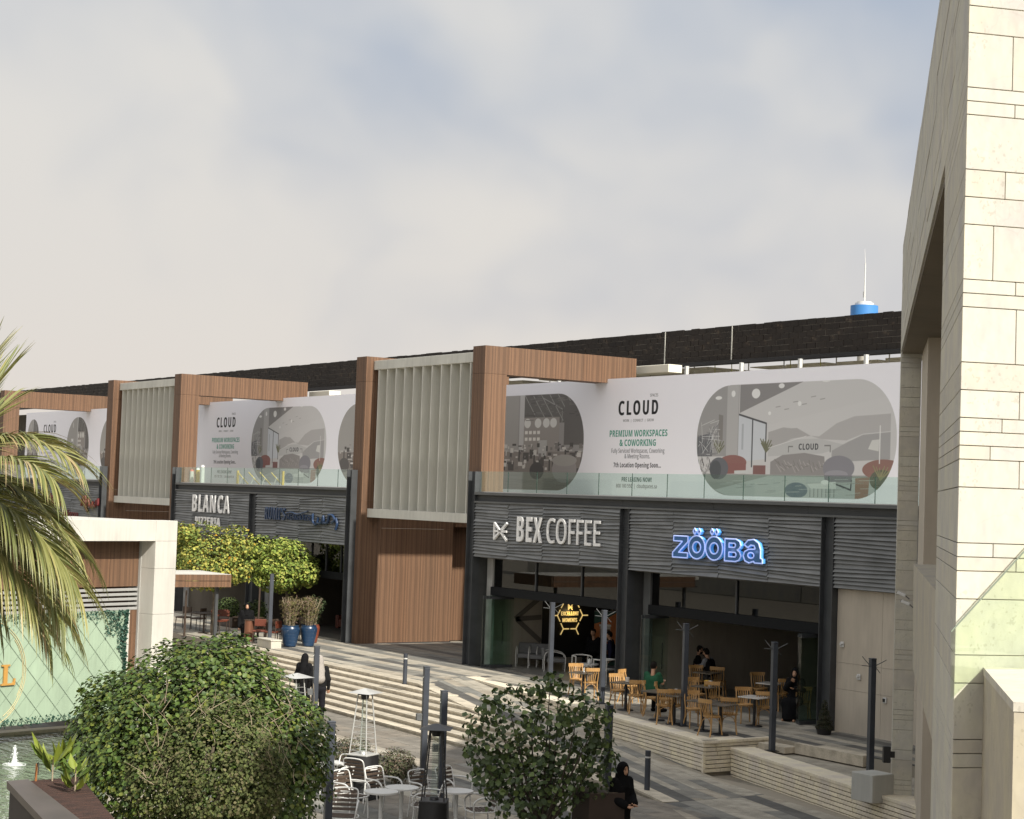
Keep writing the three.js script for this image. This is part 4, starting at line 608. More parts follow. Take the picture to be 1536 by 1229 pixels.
  for (const pts of [[[-10.8, 4.62], [-10.75, 4.30], [-10.5, 4.22], [-10.35, 4.48]], [[-10.4, 4.28], [-10.1, 4.30], [-9.95, 4.55], [-9.9, 4.25]], [[-9.9, 4.30], [-9.6, 4.32], [-9.5, 4.62]], [[-9.55, 4.6], [-9.2, 4.58], [-9.05, 4.42], [-9.25, 4.32]], [[-8.95, 4.5], [-8.85, 4.3], [-8.95, 4.08]]]) stroke(pts, blue, 0.055, d);
  const e = thing('shop_sign', 'dark red raised lettering in two scripts on the far shop front', 'shop sign', V(0, 0, 0.0)), red = mat('sign_red', [0.12, 0.015, 0.015], { roughness: 0.5 });
  letters(e, 'Ristorante', fBold, -40.6, -38.3, 4.25, 0.5, red);
  for (const pts of [[[-35.3, 4.35], [-35.1, 4.8], [-34.9, 4.45], [-34.7, 4.3]], [[-34.8, 4.85], [-34.6, 4.2], [-34.4, 4.1]], [[-34.4, 4.7], [-34.2, 4.35], [-33.9, 4.35], [-33.8, 4.6], [-33.9, 4.4]], [[-33.8, 4.36], [-33.4, 4.4], [-33.3, 4.65], [-33.1, 4.42], [-33.1, 4.75]]]) stroke(pts, red, 0.07, e);
  letters(e, 'al forno', fReg, -38.0, -35.8, 3.72, 0.26, red);
}
// ---------------------------------------------------------------- inside the near shop
{
  const X = 0.475, w = thing('honeycomb_sign', 'glowing yellow hexagon sign on black board inside the coffee shop', 'neon sign', V(0, 0, 0));
  obj('black_board', bx(X, X + 0.03, 0.2, 2.28, -5.6, -2.8), M.black, w);
  const yl = mat('warm_neon', [0.8, 0.62, 0.2], { emissive: new THREE.Color(1, 0.72, 0.28), emissiveIntensity: 0.36 }), cx = -3.9, cy = 1.6, R = 0.52, z = X + 0.06, H = [...Array(6)].map((_, i) => [cx + R * Math.cos(i * Math.PI / 3), cy + R * Math.sin(i * Math.PI / 3)]);
  const ln = (a, b) => bar(V(z, a[1], a[0]), V(z, b[1], b[0]), 0.019, 0.019, 6), lerp2 = (a, b, k) => [a[0] + (b[0] - a[0]) * k, a[1] + (b[1] - a[1]) * k];
  H.forEach((p, i) => { const q = H[(i + 1) % 6]; if (i !== 1) { obj('neon_tube', ln(p, lerp2(p, q, 0.42)), yl, w); obj('neon_tube', ln(lerp2(p, q, 0.56), q), yl, w); } const o = lerp2([cx, cy], p, 1.42); if (i % 6 !== 1 && i !== 2) obj('neon_tube', ln(p, o), yl, w); });
  const word = (s, y, h, w0) => { const g = new TextGeometry(s, { font: fBold, size: h, depth: 0.02, curveSegments: 3 }); g.computeBoundingBox(); const b = g.boundingBox; g.translate(-(b.max.x + b.min.x) / 2, 0, 0).scale(w0 / (b.max.x - b.min.x), 1, 1).rotateY(Math.PI / 2).translate(z - 0.02, y, cx); obj('word', g, yl, w); };
  word('EXCELLENT', 1.60, 0.13, 0.72); word('MOMENTS', 1.38, 0.13, 0.6);
  const s2 = 0.085; obj('logo', [[[-s2, -s2], [-s2, s2]], [[-s2, -s2], [s2, s2]], [[-s2, s2], [s2, -s2]], [[-s2, 0], [s2, 0]]].map(([a, b]) => ln([cx - a[0], 1.88 + a[1]], [cx - b[0], 1.88 + b[1]])), yl, w);
  const pl = new THREE.PointLight(new THREE.Color(1, 0.75, 0.35), 0.15); pl.position.set(z + 0.15, 1.7, cx); pl.name = 'sign_light'; pl.castShadow = true; scene.add(pl);
  const str = thing('wall_stripes', 'dark diagonal stripes on the beige coffee shop wall', 'wall decoration', V(X + 0.03, 0, 0)), dk = mat('stripe_paint', [0.13, 0.115, 0.10], { map: T.plaster });
  for (const [a, b] of [[[-2.75, 2.25], [-1.7, 1.5]], [[-2.75, 1.55], [-1.75, 1.5]], [[-2.75, 0.75], [-1.75, 1.5]], [[-2.7, 0.45], [-2.2, 0.2]]]) obj('stripe', beam(V(0.0, a[1], a[0]), V(0.0, b[1], b[0]), 0.012, 0.16), dk, str);
  // standing banner
  const bt = document.createElement('canvas'); bt.width = 256; bt.height = 640; const c = bt.getContext('2d'); c.fillStyle = '#1d4a3c'; c.fillRect(0, 0, 256, 640); c.fillStyle = '#b8682c'; c.beginPath(); c.moveTo(0, 150); c.lineTo(90, 120); c.lineTo(256, 10); c.lineTo(256, 440); c.lineTo(60, 330); c.lineTo(0, 360); c.fill(); c.fillStyle = '#c9c2b4'; c.fillRect(70, 170, 120, 190); c.fillStyle = '#5b3a22'; c.fillRect(74, 210, 112, 130); c.fillStyle = '#e9e4da'; c.fillRect(62, 152, 136, 26); c.fillStyle = '#7a4a24'; c.beginPath(); c.ellipse(150, 520, 70, 60, 0, 0, 7); c.fill();
  const tx = new THREE.CanvasTexture(bt); tx.colorSpace = THREE.SRGBColorSpace; const bp = onY(903, 1003, 0), bn = thing('standing_banner', 'green and orange roll-up banner with a coffee cup in the doorway', 'banner', V(bp.x - 0.1, 0, bp.z - 0.15), 0.9);
  obj('print', new THREE.PlaneGeometry(0.72, 1.75).translate(0, 0.97, 0.012), mat('banner_print', [0.9, 0.9, 0.9], { map: tx, roughness: 0.6 }), bn, true); obj('stand', [bx(-0.38, 0.38, 0, 0.09, -0.1, 0.1), bx(-0.37, 0.37, 1.84, 1.87, -0.015, 0.015), bx(-0.36, 0.36, 0.09, 1.85, -0.006, 0.008)], M.steel, bn);
  const shelf = thing('service_counter', 'dark counter at the back of the near shop', 'counter', V(14.5, 0, -6)); obj('counter', rb(-2, 2, 0, 1.05, -0.4, 0.4, 0.02), mat('counter_wood', [0.12, 0.075, 0.04], { map: T.wood }), shelf); obj('counter_top', rb(-2.05, 2.05, 1.052, 1.1, -0.45, 0.45, 0.01), M.steel, shelf);
}
// ---------------------------------------------------------------- trees, shrubs and plants
const bark = mat('grey_bark', [0.22, 0.18, 0.13], { map: T.bark, roughness: 0.95 }), twig = mat('pale_twig', [0.30, 0.245, 0.17], { roughness: 0.9 });
const blobPx = (px, py, rx, ry, d, rz) => { const k = d / F; return [atD(px, py, d), V(rx * k, ry * k, (rz ?? rx) * k)]; };
{ // big rounded shrub tree, lower left
  const D = 24, base = atD(300, 1170, D), t = thing('broadleaf_tree', 'big rounded dark green broadleaf tree in the lower left', 'tree', V(base.x, LOW, base.z)), o = V(base.x, LOW, base.z);
  const rel = (b) => b.map(([c, R]) => [c.sub(o), R]);
  obj('trunk', [bar(V(0, 0, 0), V(0.05, 1.6, 0), 0.11, 0.08), bar(V(0.05, 1.6, 0), V(0.3, 2.6, 0.1), 0.07, 0.04)], bark, t);
  const B = rel([blobPx(298, 1160, 205, 200, D, 190), blobPx(325, 1058, 110, 105, D - 0.2), blobPx(195, 1095, 95, 95, D + 0.2), blobPx(425, 1120, 78, 85, D)]);
  crown(t, 'crown', B, 34000, leafGeo(0.066, 0.062), [[0.067, 0.114, 0.0201], [0.0872, 0.141, 0.0234], [0.0469, 0.084, 0.0201], [0.107, 0.154, 0.0335], [0.134, 0.161, 0.0268]], 301, { gap: 0.14, minY: 0.1, freq: 3.8, depth: 0.5 });
  const s = thing('twiggy_shrub', 'drier twiggy shrub with small leaves in front of the big green tree', 'shrub', V(base.x, LOW, base.z)), r = rng(44), D2 = 22.6;
  const B2 = rel([blobPx(330, 1150, 150, 105, D2, 90) , blobPx(380, 1165, 70, 60, D2 - 0.1, 50), blobPx(245, 1170, 75, 70, D2, 60)]);
  crown(s, 'crown', B2, 13000, leafGeo(0.045, 0.034), [[0.085, 0.10, 0.034], [0.105, 0.115, 0.042], [0.065, 0.085, 0.026], [0.135, 0.125, 0.06], [0.11, 0.13, 0.04]], 302, { gap: 0.2, mat: leafDull, depth: 0.35 });
  for (let i = 0; i < 85; i++) { const a = atD(215 + r() * 260, 1050 + r() * 130, D2 - 0.42 - r() * 0.3).sub(o), dir = V(r() - 0.5, 0.15 + r() * 0.6, r() - 0.5).normalize(), l = 0.12 + r() * 0.3, k = V((r() - 0.5) * 0.05, (r() - 0.5) * 0.04, (r() - 0.5) * 0.05), m = a.clone().addScaledVector(dir, l * 0.5).add(k); obj('twig', [bar(a, m, 0.0045, 0.0035, 4), bar(m, a.clone().addScaledVector(dir, l), 0.0035, 0.0015, 4), bar(m, m.clone().addScaledVector(dir, l * 0.3).add(k.multiplyScalar(2)), 0.003, 0.001, 4)], twig, s); }
  obj('stem', [bar(atD(300, 1230, D2).sub(o), atD(320, 1120, D2).sub(o), 0.05, 0.02), bar(atD(300, 1230, D2).sub(o), atD(400, 1110, D2).sub(o), 0.04, 0.015), bar(atD(300, 1230, D2).sub(o), atD(240, 1130, D2).sub(o), 0.04, 0.015)], bark, s);
}
for (const [px, py, rx, ry, tx, ty, lab, cols, seed] of [
  [314, 835, 66, 60, 319, 953, 'left yellow-green tree with orange blossom before the shop front', [[0.325, 0.325, 0.065], [0.221, 0.267, 0.0585], [0.13, 0.176, 0.039], [0.403, 0.377, 0.091], [0.104, 0.143, 0.0325]], 311],
  [423, 848, 55, 49, 428, 953, 'right yellow-green tree behind the blue pots', [[0.299, 0.351, 0.065], [0.221, 0.299, 0.0585], [0.143, 0.202, 0.039], [0.364, 0.377, 0.091], [0.104, 0.15, 0.0325]], 312]]) {
  const b = onY(tx, ty, 0), D = depthAt(b), t = thing('small_tree', lab, 'tree', b), k = D / F, c = atD(px, py, D).sub(b), r = rng(seed);
  obj('trunk', [bar(V(0, 0, 0), V(0.03, c.y - ry * k * 0.5, 0), 0.09, 0.065), bar(V(0.14, 0, 0.05), V(0.12, c.y - ry * k * 0.9, 0.05), 0.03, 0.03)], bark, t);
  limbs(t, 'limb', V(0.03, c.y - ry * k * 0.6, 0), [...Array(6)].map((_, i) => c.clone().add(V(Math.cos(i) * rx * k * 0.6, (r() - 0.3) * ry * k * 0.5, Math.sin(i) * rx * k * 0.6))), 0.04, bark, seed);
  const B = [[c.clone(), V(rx * k * 0.82, ry * k * 0.85, rx * k * 0.82)]]; for (let i = 0; i < 22; i++) { const a = i * 2.4, v = (r() - 0.45) * 1.25, h = Math.sqrt(Math.max(0.1, 1 - v * v * 0.8)), q = 0.2 + r() * 0.2; B.push([c.clone().add(V(Math.cos(a) * rx * k * 0.82 * h, v * ry * k * 0.85, Math.sin(a) * rx * k * 0.82 * h)), V(rx * k * q, ry * k * q, rx * k * q)]); }
  crown(t, 'crown', B, 7800, leafGeo(0.12, 0.085), cols, seed, { gap: 0.2, freq: 2.6, mat: leafDull });
  if (seed === 311) crown(t, 'blossom', B, 260, leafGeo(0.12, 0.11), [[0.341, 0.186, 0.0186], [0.372, 0.248, 0.031]], 317, { gap: 0.45, mat: leafDull });
}
{ // open tree in the middle foreground
  const D = 31, base = atD(812, 1250, D), o = V(base.x, LOW, base.z), t = thing('open_tree', 'loose dark green tree in the middle foreground with gaps in its crown', 'tree', o.clone()), r = rng(61), cl = [];
  const spots = [[735, 1062, 30], [760, 1045, 24], [800, 1035, 30], [838, 1030, 26], [868, 1060, 36], [898, 1075, 26], [720, 1092, 30], [775, 1085, 40], [825, 1080, 42], [880, 1105, 40], [735, 1130, 40], [790, 1125, 46], [845, 1135, 48], [895, 1140, 34], [760, 1165, 50], [825, 1175, 55], [885, 1175, 40], [710, 1125, 18], [826, 1018, 12], [730, 1160, 34], [800, 1200, 70], [905, 1120, 20]];
  for (const [x, y, q] of spots) { const b = blobPx(x, y, q, q * 0.8, D + (r() - 0.5) * 1.1, q); b[0].sub(o); cl.push(b); }
  const root = V(0, 0.6, 0); obj('trunk', bar(V(0, 0, 0), root, 0.09, 0.07), bark, t); limbs(t, 'branch', root, cl.map(([c]) => c.clone()), 0.028, mat('dark_bark', [0.10, 0.075, 0.055], { map: T.bark }), 66);
  crown(t, 'crown', cl, 2900, leafGeo(0.105, 0.098), [[0.0648, 0.1, 0.0353], [0.0883, 0.13, 0.0412], [0.053, 0.0825, 0.0331], [0.118, 0.165, 0.0471]], 321, { gap: 0.36, freq: 1.9, depth: 0.8, up: 0.3 });
  const p = atD(898, 1186, 31.5), b = thing('planter_box', 'brown planter box right of the loose tree by the woman in black', 'planter', V(p.x, LOW, p.z), FACE_CAM + 0.4); obj('box', [bx(-0.34, 0.34, 0, p.y - LOW, -0.35, 0.35)], mat('rust_brown', [0.055, 0.036, 0.028], { map: T.metal, roughness: 0.7 }), b); obj('soil', bx(-0.31, 0.31, p.y - LOW, p.y - LOW + 0.012, -0.32, 0.32), bark, b);
}
{ // palm whose crown stands left of the frame
  const D = 17, b0 = atD(-95, 735, D), t = thing('palm_tree', 'palm with drooping yellow-green fronds at the left edge', 'palm', V(b0.x, LOW, b0.z)), o = V(b0.x, LOW, b0.z), r = rng(91);
  obj('trunk', [...Array(12)].map((_, i) => new THREE.CylinderGeometry(0.15, 0.175, 0.5, 14).translate(0, 0.25 + i * 0.48, 0)), bark, t);
  const A = (px, py, d = 0) => atD(px, py, D + d).sub(o), L = [[-95, 735], 0];
  const gr = ['frond_green', 'frond_olive', 'frond_yellow', 'frond_dry'].map((n, i) => mat(n, [[0.135, 0.155, 0.045], [0.21, 0.215, 0.07], [0.29, 0.27, 0.095], [0.36, 0.28, 0.14]][i], { physical: 1, roughness: 0.45, transmission: 0.18 }));
  function frond(p0, p1, p2, n, len, droop, seed, fan = 0.9) {
    const rr = rng(seed), cv = new THREE.QuadraticBezierCurve3(p0, p1, p2), f = new THREE.Group(); f.name = 'frond'; t.add(f);
    obj('stalk', tube(cv.getPoints(8), 0.011, 12, 5), gr[1], f);
    const bins = [[], [], [], []];
    for (let i = 0; i < n; i++) for (const s of [-1, 1]) {
      const u = 0.12 + 0.88 * i / (n - 1), p = cv.getPoint(u), tg = cv.getTangent(u), sd = tg.clone().cross(V(0, 1, 0)).normalize().multiplyScalar(s), dir = tg.clone().multiplyScalar(fan + u * 0.5).add(sd.multiplyScalar(0.75)).add(V(0, 0.25 - rr() * 0.2, 0)).normalize(), l = len * (0.6 + 0.55 * Math.sin(Math.PI * (0.25 + u * 0.6))) * (0.8 + 0.4 * rr()), w = 0.0125 * (0.7 + 0.6 * rr());
      const pos = [], N = 7; let q = p.clone(), dd = dir.clone(); const side = dir.clone().cross(V(rr() - 0.5, 1, rr() - 0.5)).normalize(); const pts = [];
      for (let k = 0; k <= N; k++) { pts.push(q.clone()); q = q.clone().addScaledVector(dd, l / N); dd.add(V(0, -droop * (0.07 + 0.05 * k) * (0.7 + 0.6 * rr()), 0)).normalize(); }
      const up = side.clone().cross(dir).normalize(), W = (k) => w * (k === 0 ? 0.5 : Math.pow(1 - k / N, 0.6) + 0.04);
      for (let k = 0; k < N; k++) { const a = pts[k], c = pts[k + 1], wa = W(k), wc = W(k + 1), E = (p, ww, sgn) => p.clone().addScaledVector(side, sgn * ww).addScaledVector(up, ww * 0.45); for (const sg of [-1, 1]) { const a1 = E(a, wa, sg), c1 = E(c, wc, sg); pos.push(...a.toArray(), ...c.toArray(), ...a1.toArray(), ...a1.toArray(), ...c.toArray(), ...c1.toArray()); } }
      const g = new THREE.BufferGeometry(); g.setAttribute('position', new THREE.Float32BufferAttribute(pos, 3)); g.computeVertexNormals(); bins[n < 28 && rr() < 0.5 ? 1 : rr() < 0.36 ? 0 : rr() < 0.55 ? 1 : rr() < 0.75 ? 2 : 3].push(g);
    }
    for (const i of [0, 2, 3]) if (bins[i].length < 8) bins[1].push(...bins[i].splice(0));
    bins.forEach((b, i) => b.length && obj('leaflets', b, gr[i], f));
  }
  frond(A(-95, 735), A(-60, 640, 0.2), A(-2, 572, 0.4), 34, 0.62, 0.12, 1, 1.2); frond(A(-95, 735), A(-80, 640, -0.3), A(-22, 548, -0.3), 30, 0.62, 0.15, 2, 1.3); frond(A(-95, 735), A(-50, 650, 0.6), A(5, 610, 0.8), 26, 0.5, 0.3, 21, 1.1);
  frond(A(-95, 735), A(0, 610, -0.3), A(105, 690, -0.5), 76, 0.58, 0.9, 3); frond(A(-95, 735), A(10, 650, -0.9), A(80, 720, -1.1), 66, 0.6, 1.0, 22); frond(A(-95, 735), A(-20, 640, 0.5), A(60, 660, 0.7), 56, 0.5, 0.9, 4);
  frond(A(-95, 735), A(20, 690, 0.1), A(112, 820, 0), 86, 0.7, 1.2, 5); frond(A(-95, 735), A(0, 710, -0.6), A(110, 870, -0.8), 86, 0.74, 1.2, 6);
  frond(A(-95, 760), A(-10, 760, 0.3), A(80, 890, 0.4), 80, 0.74, 1.2, 7); frond(A(-95, 760), A(-30, 770, -0.4), A(45, 890, -0.6), 76, 0.74, 1.2, 8); frond(A(-95, 770), A(-50, 800, 0), A(-10, 900, 0), 40, 0.66, 1.2, 9);
  frond(A(-95, 745), A(30, 760, -0.2), A(95, 930, -0.4), 70, 0.6, 1.4, 31); frond(A(-95, 755), A(0, 800, 0.5), A(72, 950, 0.3), 66, 0.6, 1.4, 32); frond(A(-95, 745), A(10, 735, 0.9), A(85, 850, 1.0), 66, 0.62, 1.3, 33);
  frond(A(-95, 735), A(-40, 690, 0.8), A(45, 740, 1.2), 60, 0.55, 1.2, 10); frond(A(-95, 735), A(-150, 640, 0.8), A(-260, 690, 1.2), 40, 0.6, 1, 11); frond(A(-95, 735), A(-140, 720, -0.5), A(-220, 860, -0.6), 40, 0.6, 1, 12);
}
{ // planter at the pond with yellow-green leaves
  const D = 22.4, p = atD(14, 1172, D), o = V(p.x, 0, p.z), t = thing('pond_planter', 'dark metal planter edge at the pond, bottom left', 'planter', o.clone()), q = (px, py) => { const a = onY(px, py, p.y); return [a.x - o.x, a.z - o.z]; };
  obj('rim', slab([q(10, 1172), q(42, 1169), q(140, 1245), q(95, 1262)], p.y - 0.09, p.y), mat('bronze', [0.085, 0.07, 0.06], { map: T.metal, roughness: 0.5 }), t); obj('side', slab([q(15, 1173), q(30, 1172), q(130, 1250), q(110, 1262)], LOW, p.y - 0.1), mat('bronze_dark', [0.05, 0.042, 0.037], { map: T.metal }), t);
  obj('mulch', slab([q(43, 1168), q(120, 1162), q(190, 1247), q(145, 1246)], p.y - 0.25, p.y - 0.03), mat('mulch', [0.10, 0.045, 0.03], { map: T.bark, roughness: 1, bumpMap: T.fine, bumpScale: 0.03 }), t);
  const g1 = leafGeo(0.36, 0.085, 0.5), g2 = leafGeo(0.2, 0.075, 0.4), ma = mat('variegated_leaf', [0.211, 0.26, 0.0372], { physical: 1, transmission: 0.2, roughness: 0.4 }), mb = mat('variegated_leaf_green', [0.093, 0.149, 0.0248], { physical: 1, transmission: 0.2, roughness: 0.4 });
  [[78, 1172, g1, 14, 'upper yellow-green leafy plant in the pond planter'], [112, 1188, g2, 22, 'lower yellow-green leafy plant beside the dark tree'], [98, 1168, g1, 9, 'narrow yellow-green plant against the dark tree']].forEach(([x, y, g, n, lab], j) => {
    const b = onY(x, y, p.y - 0.03), pl = thing('leafy_plant', lab, 'plant', b, 0, 'yellow-green plants in the pond planter'), r = rng(700 + j);
    for (let i = 0; i < n; i++) { const m = share('leaf', uvBoxed(g), i % 3 ? ma : mb, pl), a = r() * 6.28; m.rotation.set(0.5 + r() * 0.7, a, 0, 'YXZ'); m.position.set(Math.sin(a) * 0.04, 0.02 + r() * 0.25, Math.cos(a) * 0.04); m.scale.setScalar(0.8 + r() * 0.5); }
    obj('stem', bar(V(0, -0.05, 0), V(0, 0.3, 0), 0.012, 0.008, 5), twig, pl);
  });
  const s = thing('garden_spike', 'short rusty stake in the planter by the pond', 'stake', onY(53, 1172, p.y - 0.03)); obj('stake', bar(V(0, -0.1, 0), V(0.02, 0.22, 0), 0.018, 0.014, 6), mat('rust', [0.30, 0.12, 0.04]), s); obj('drip_pipe', tube([V(0, 0.2, 0), V(0.08, 0.24, 0), V(0.14, 0.1, 0.02)], 0.006, 8, 4), M.black, s);
}
function uvBoxed(g) { if (!g.attributes.uv) uvBox(g); return g; }
// blue pots and the red pot with dry plants
const urn = (m, h, r, p) => obj('pot', new THREE.LatheGeometry([[0.001, 0], [0.62, 0], [0.66, 0.06], [0.86, 0.45], [0.99, 0.75], [1, 0.83], [0.95, 0.9], [0.86, 0.955], [0.9, 0.985], [0.86, 1], [0.78, 0.985], [0.76, 0.9], [0.001, 0.89]].map(([a, b]) => new THREE.Vector2(a * r, b * h)), 36), m, p);
const blueGlaze = mat('blue_glaze', [0.014, 0.042, 0.095], { map: T.metal, roughness: 0.3, bumpMap: tex(64, [1, 0.12], (u, v) => (v > 0.85 ? 0.2 : 0.6), false), bumpScale: 0.01 }), redGlaze = mat('red_glaze', [0.20, 0.05, 0.026], { map: T.metal, roughness: 0.45 });
for (const [px, py, h, r, m, lab, pl] of [[434.5, 970.5, 0.75, 0.33, blueGlaze, 'left blue glazed pot with a dry feathery plant', 1], [462, 970, 0.75, 0.30, blueGlaze, 'right blue glazed pot with a dry feathery plant', 1], [468, 964.5, 0.66, 0.26, redGlaze, 'terracotta red pot behind the right blue pot', 2]]) {
  const b = onY(px, py, 0), t = thing('plant_pot', lab, 'plant pot', b), rr = rng(Math.round(px)); urn(m, h, r, t);
  const cols = pl === 2 ? [[0.0496, 0.0744, 0.031], [0.0682, 0.093, 0.0372]] : [[0.136, 0.118, 0.0465], [0.161, 0.124, 0.062], [0.105, 0.112, 0.0372], [0.186, 0.124, 0.093]];
  for (let i = 0; i < (pl === 2 ? 8 : 16); i++) { const a = rr() * 6.28, e = 0.08 + rr() * 0.28; obj('stem', tube([V(Math.cos(a) * 0.1, h - 0.08, Math.sin(a) * 0.1), V(Math.cos(a) * (0.1 + e * 0.4), h + 0.5, Math.sin(a) * (0.1 + e * 0.4)), V(Math.cos(a) * (0.1 + e), h + 0.75 + rr() * 0.25, Math.sin(a) * (0.1 + e))], 0.009, 6, 4), twig, t); }
  crown(t, 'leaves', [[V(0, h + 0.45, 0), V(0.34, 0.52, 0.34)], [V(pl === 2 ? 0.1 : 0, h + 0.75, 0), V(0.42, 0.3, 0.42)]], pl === 2 ? 500 : 900, leafGeo(0.13, 0.022), cols, 800 + Math.round(px), { depth: 0.9, gap: 0.05, up: 0.2, mat: leafDull });
}
{ const b = onY(1236, 1102, 0).add(V(0, 0, 0.0)), t = thing('topiary_cone', 'small dark clipped cone plant beside the black column', 'plant', b); obj('tub', new THREE.CylinderGeometry(0.2, 0.16, 0.16, 20).translate(0, 0.08, 0), M.black, t); obj('trunk', bar(V(0, 0.1, 0), V(0, 0.7, 0), 0.02, 0.01), bark, t); crown(t, 'crown', [0.1, 0.22, 0.34, 0.46, 0.58, 0.68].map((y, i) => [V(0, y + 0.08, 0), V(0.23 - i * 0.035, 0.09, 0.23 - i * 0.035)]), 2200, leafGeo(0.035, 0.025), [[0.0279, 0.0341, 0.0155], [0.0434, 0.0465, 0.0217], [0.0558, 0.0496, 0.031]], 905, { mat: leafDull, depth: 0.6 }); }
for (const [px, py, rx, h, lab, sd] of [[525, 1146, 0.55, 0.75, 'left low grey-green bush behind the white slatted chairs', 911], [592, 1161, 0.5, 0.68, 'right low grey-green bush beside the patio heater', 912]]) { const b = onY(px, py + 14, LOW), t = thing('low_bush', lab, 'bush', b, 0, 'low bushes behind the white chairs'); obj('stem', [bar(V(0, 0, 0), V(0.1, h * 0.6, 0), 0.02, 0.01), bar(V(0, 0, 0), V(-0.12, h * 0.6, 0.05), 0.02, 0.01)], twig, t); crown(t, 'crown', [[V(0, h * 0.6, 0), V(rx, h * 0.5, rx)], [V(0.3, h * 0.5, 0.1), V(rx * 0.6, h * 0.4, rx * 0.6)]], 2600, leafGeo(0.06, 0.032), [[0.0868, 0.093, 0.0496], [0.124, 0.118, 0.0744], [0.062, 0.0744, 0.031], [0.136, 0.0992, 0.0744]], sd, { mat: leafDull, depth: 0.6 }); }
// ---------------------------------------------------------------- people: one smooth body each, clothes and hair as children
function netMesh(fn, lo, hi, cell) { // naive surface nets
  const n = [0, 1, 2].map((i) => Math.ceil((hi[i] - lo[i]) / cell) + 1), [nx, ny, nz] = n, f = new Float32Array(nx * ny * nz), at = (i, j, k) => (k * ny + j) * nx + i;
  for (let k = 0; k < nz; k++) for (let j = 0; j < ny; j++) for (let i = 0; i < nx; i++) f[at(i, j, k)] = fn(lo[0] + i * cell, lo[1] + j * cell, lo[2] + k * cell);
  const vid = new Int32Array(nx * ny * nz).fill(-1), pos = [], idx = [];
  for (let k = 0; k < nz - 1; k++) for (let j = 0; j < ny - 1; j++) for (let i = 0; i < nx - 1; i++) {
    let c = 0, x = 0, y = 0, z = 0; const v = [];
    for (let m = 0; m < 8; m++) v.push(f[at(i + (m & 1), j + (m >> 1 & 1), k + (m >> 2))]);
    for (let m = 0; m < 8; m++) for (const b of [1, 2, 4]) if (!(m & b)) { const a0 = v[m], b0 = v[m | b]; if ((a0 < 0) !== (b0 < 0)) { const t = a0 / (a0 - b0); x += (m & 1) + (b === 1 ? t : 0); y += (m >> 1 & 1) + (b === 2 ? t : 0); z += (m >> 2) + (b === 4 ? t : 0); c++; } }
    if (c) { vid[at(i, j, k)] = pos.length / 3; pos.push(lo[0] + (i + x / c) * cell, lo[1] + (j + y / c) * cell, lo[2] + (k + z / c) * cell); }
  }
  const quad = (a, b, c, d, flip) => { if (a < 0 || b < 0 || c < 0 || d < 0) return; flip ? idx.push(a, c, b, a, d, c) : idx.push(a, b, c, a, c, d); };
  for (let k = 1; k < nz - 1; k++) for (let j = 1; j < ny - 1; j++) for (let i = 1; i < nx - 1; i++) {
    const s = f[at(i, j, k)] < 0;
    if (s !== (f[at(i + 1, j, k)] < 0)) quad(vid[at(i, j - 1, k - 1)], vid[at(i, j, k - 1)], vid[at(i, j, k)], vid[at(i, j - 1, k)], !s);
    if (s !== (f[at(i, j + 1, k)] < 0)) quad(vid[at(i - 1, j, k - 1)], vid[at(i - 1, j, k)], vid[at(i, j, k)], vid[at(i, j, k - 1)], !s);
    if (s !== (f[at(i, j, k + 1)] < 0)) quad(vid[at(i - 1, j - 1, k)], vid[at(i, j - 1, k)], vid[at(i, j, k)], vid[at(i - 1, j, k)], !s);
  }
  const g = new THREE.BufferGeometry(); g.setAttribute('position', new THREE.Float32BufferAttribute(pos, 3)); g.setIndex(idx); g.computeVertexNormals(); return g;
}
const cone = (a, b, ra, rb) => { const bx0 = b[0] - a[0], by = b[1] - a[1], bz = b[2] - a[2], l2 = bx0 * bx0 + by * by + bz * bz || 1e-9; return (x, y, z) => { const t = clamp(((x - a[0]) * bx0 + (y - a[1]) * by + (z - a[2]) * bz) / l2); return Math.hypot(x - a[0] - bx0 * t, y - a[1] - by * t, z - a[2] - bz * t) - (ra + (rb - ra) * t); }; };
const egg = (c, r) => (x, y, z) => { const a = (x - c[0]) / r[0], b = (y - c[1]) / r[1], d = (z - c[2]) / r[2], k = Math.hypot(a, b, d); return k < 1e-6 ? -Math.min(...r) : k * (k - 1) / Math.hypot(a / r[0], b / r[1], d / r[2]); };
const blend = (fs, k = 0.035) => (x, y, z) => { let d = 1e3; for (const f of fs) { const e = f(x, y, z), h = Math.max(k - Math.abs(d - e), 0) / k; d = Math.min(d, e) - h * h * k * 0.25; } return d; };
const skin = mat('skin', [0.48, 0.27, 0.17], { roughness: 0.55 }), hairM = mat('dark_hair', [0.010, 0.008, 0.006], { physical: 1, roughness: 0.85, specularIntensity: 0.3 }), eyeM = mat('dark_eye', [0.02, 0.015, 0.012], { roughness: 0.2 }), lipM = mat('lip', [0.30, 0.11, 0.09], { roughness: 0.5 });
const cloth = (k, c) => mat('cloth_' + k, c, { physical: 1, map: T.cloth, roughness: 0.95, specularIntensity: 0.15 });
const BLACK = cloth('black', [0.012, 0.012, 0.013]);
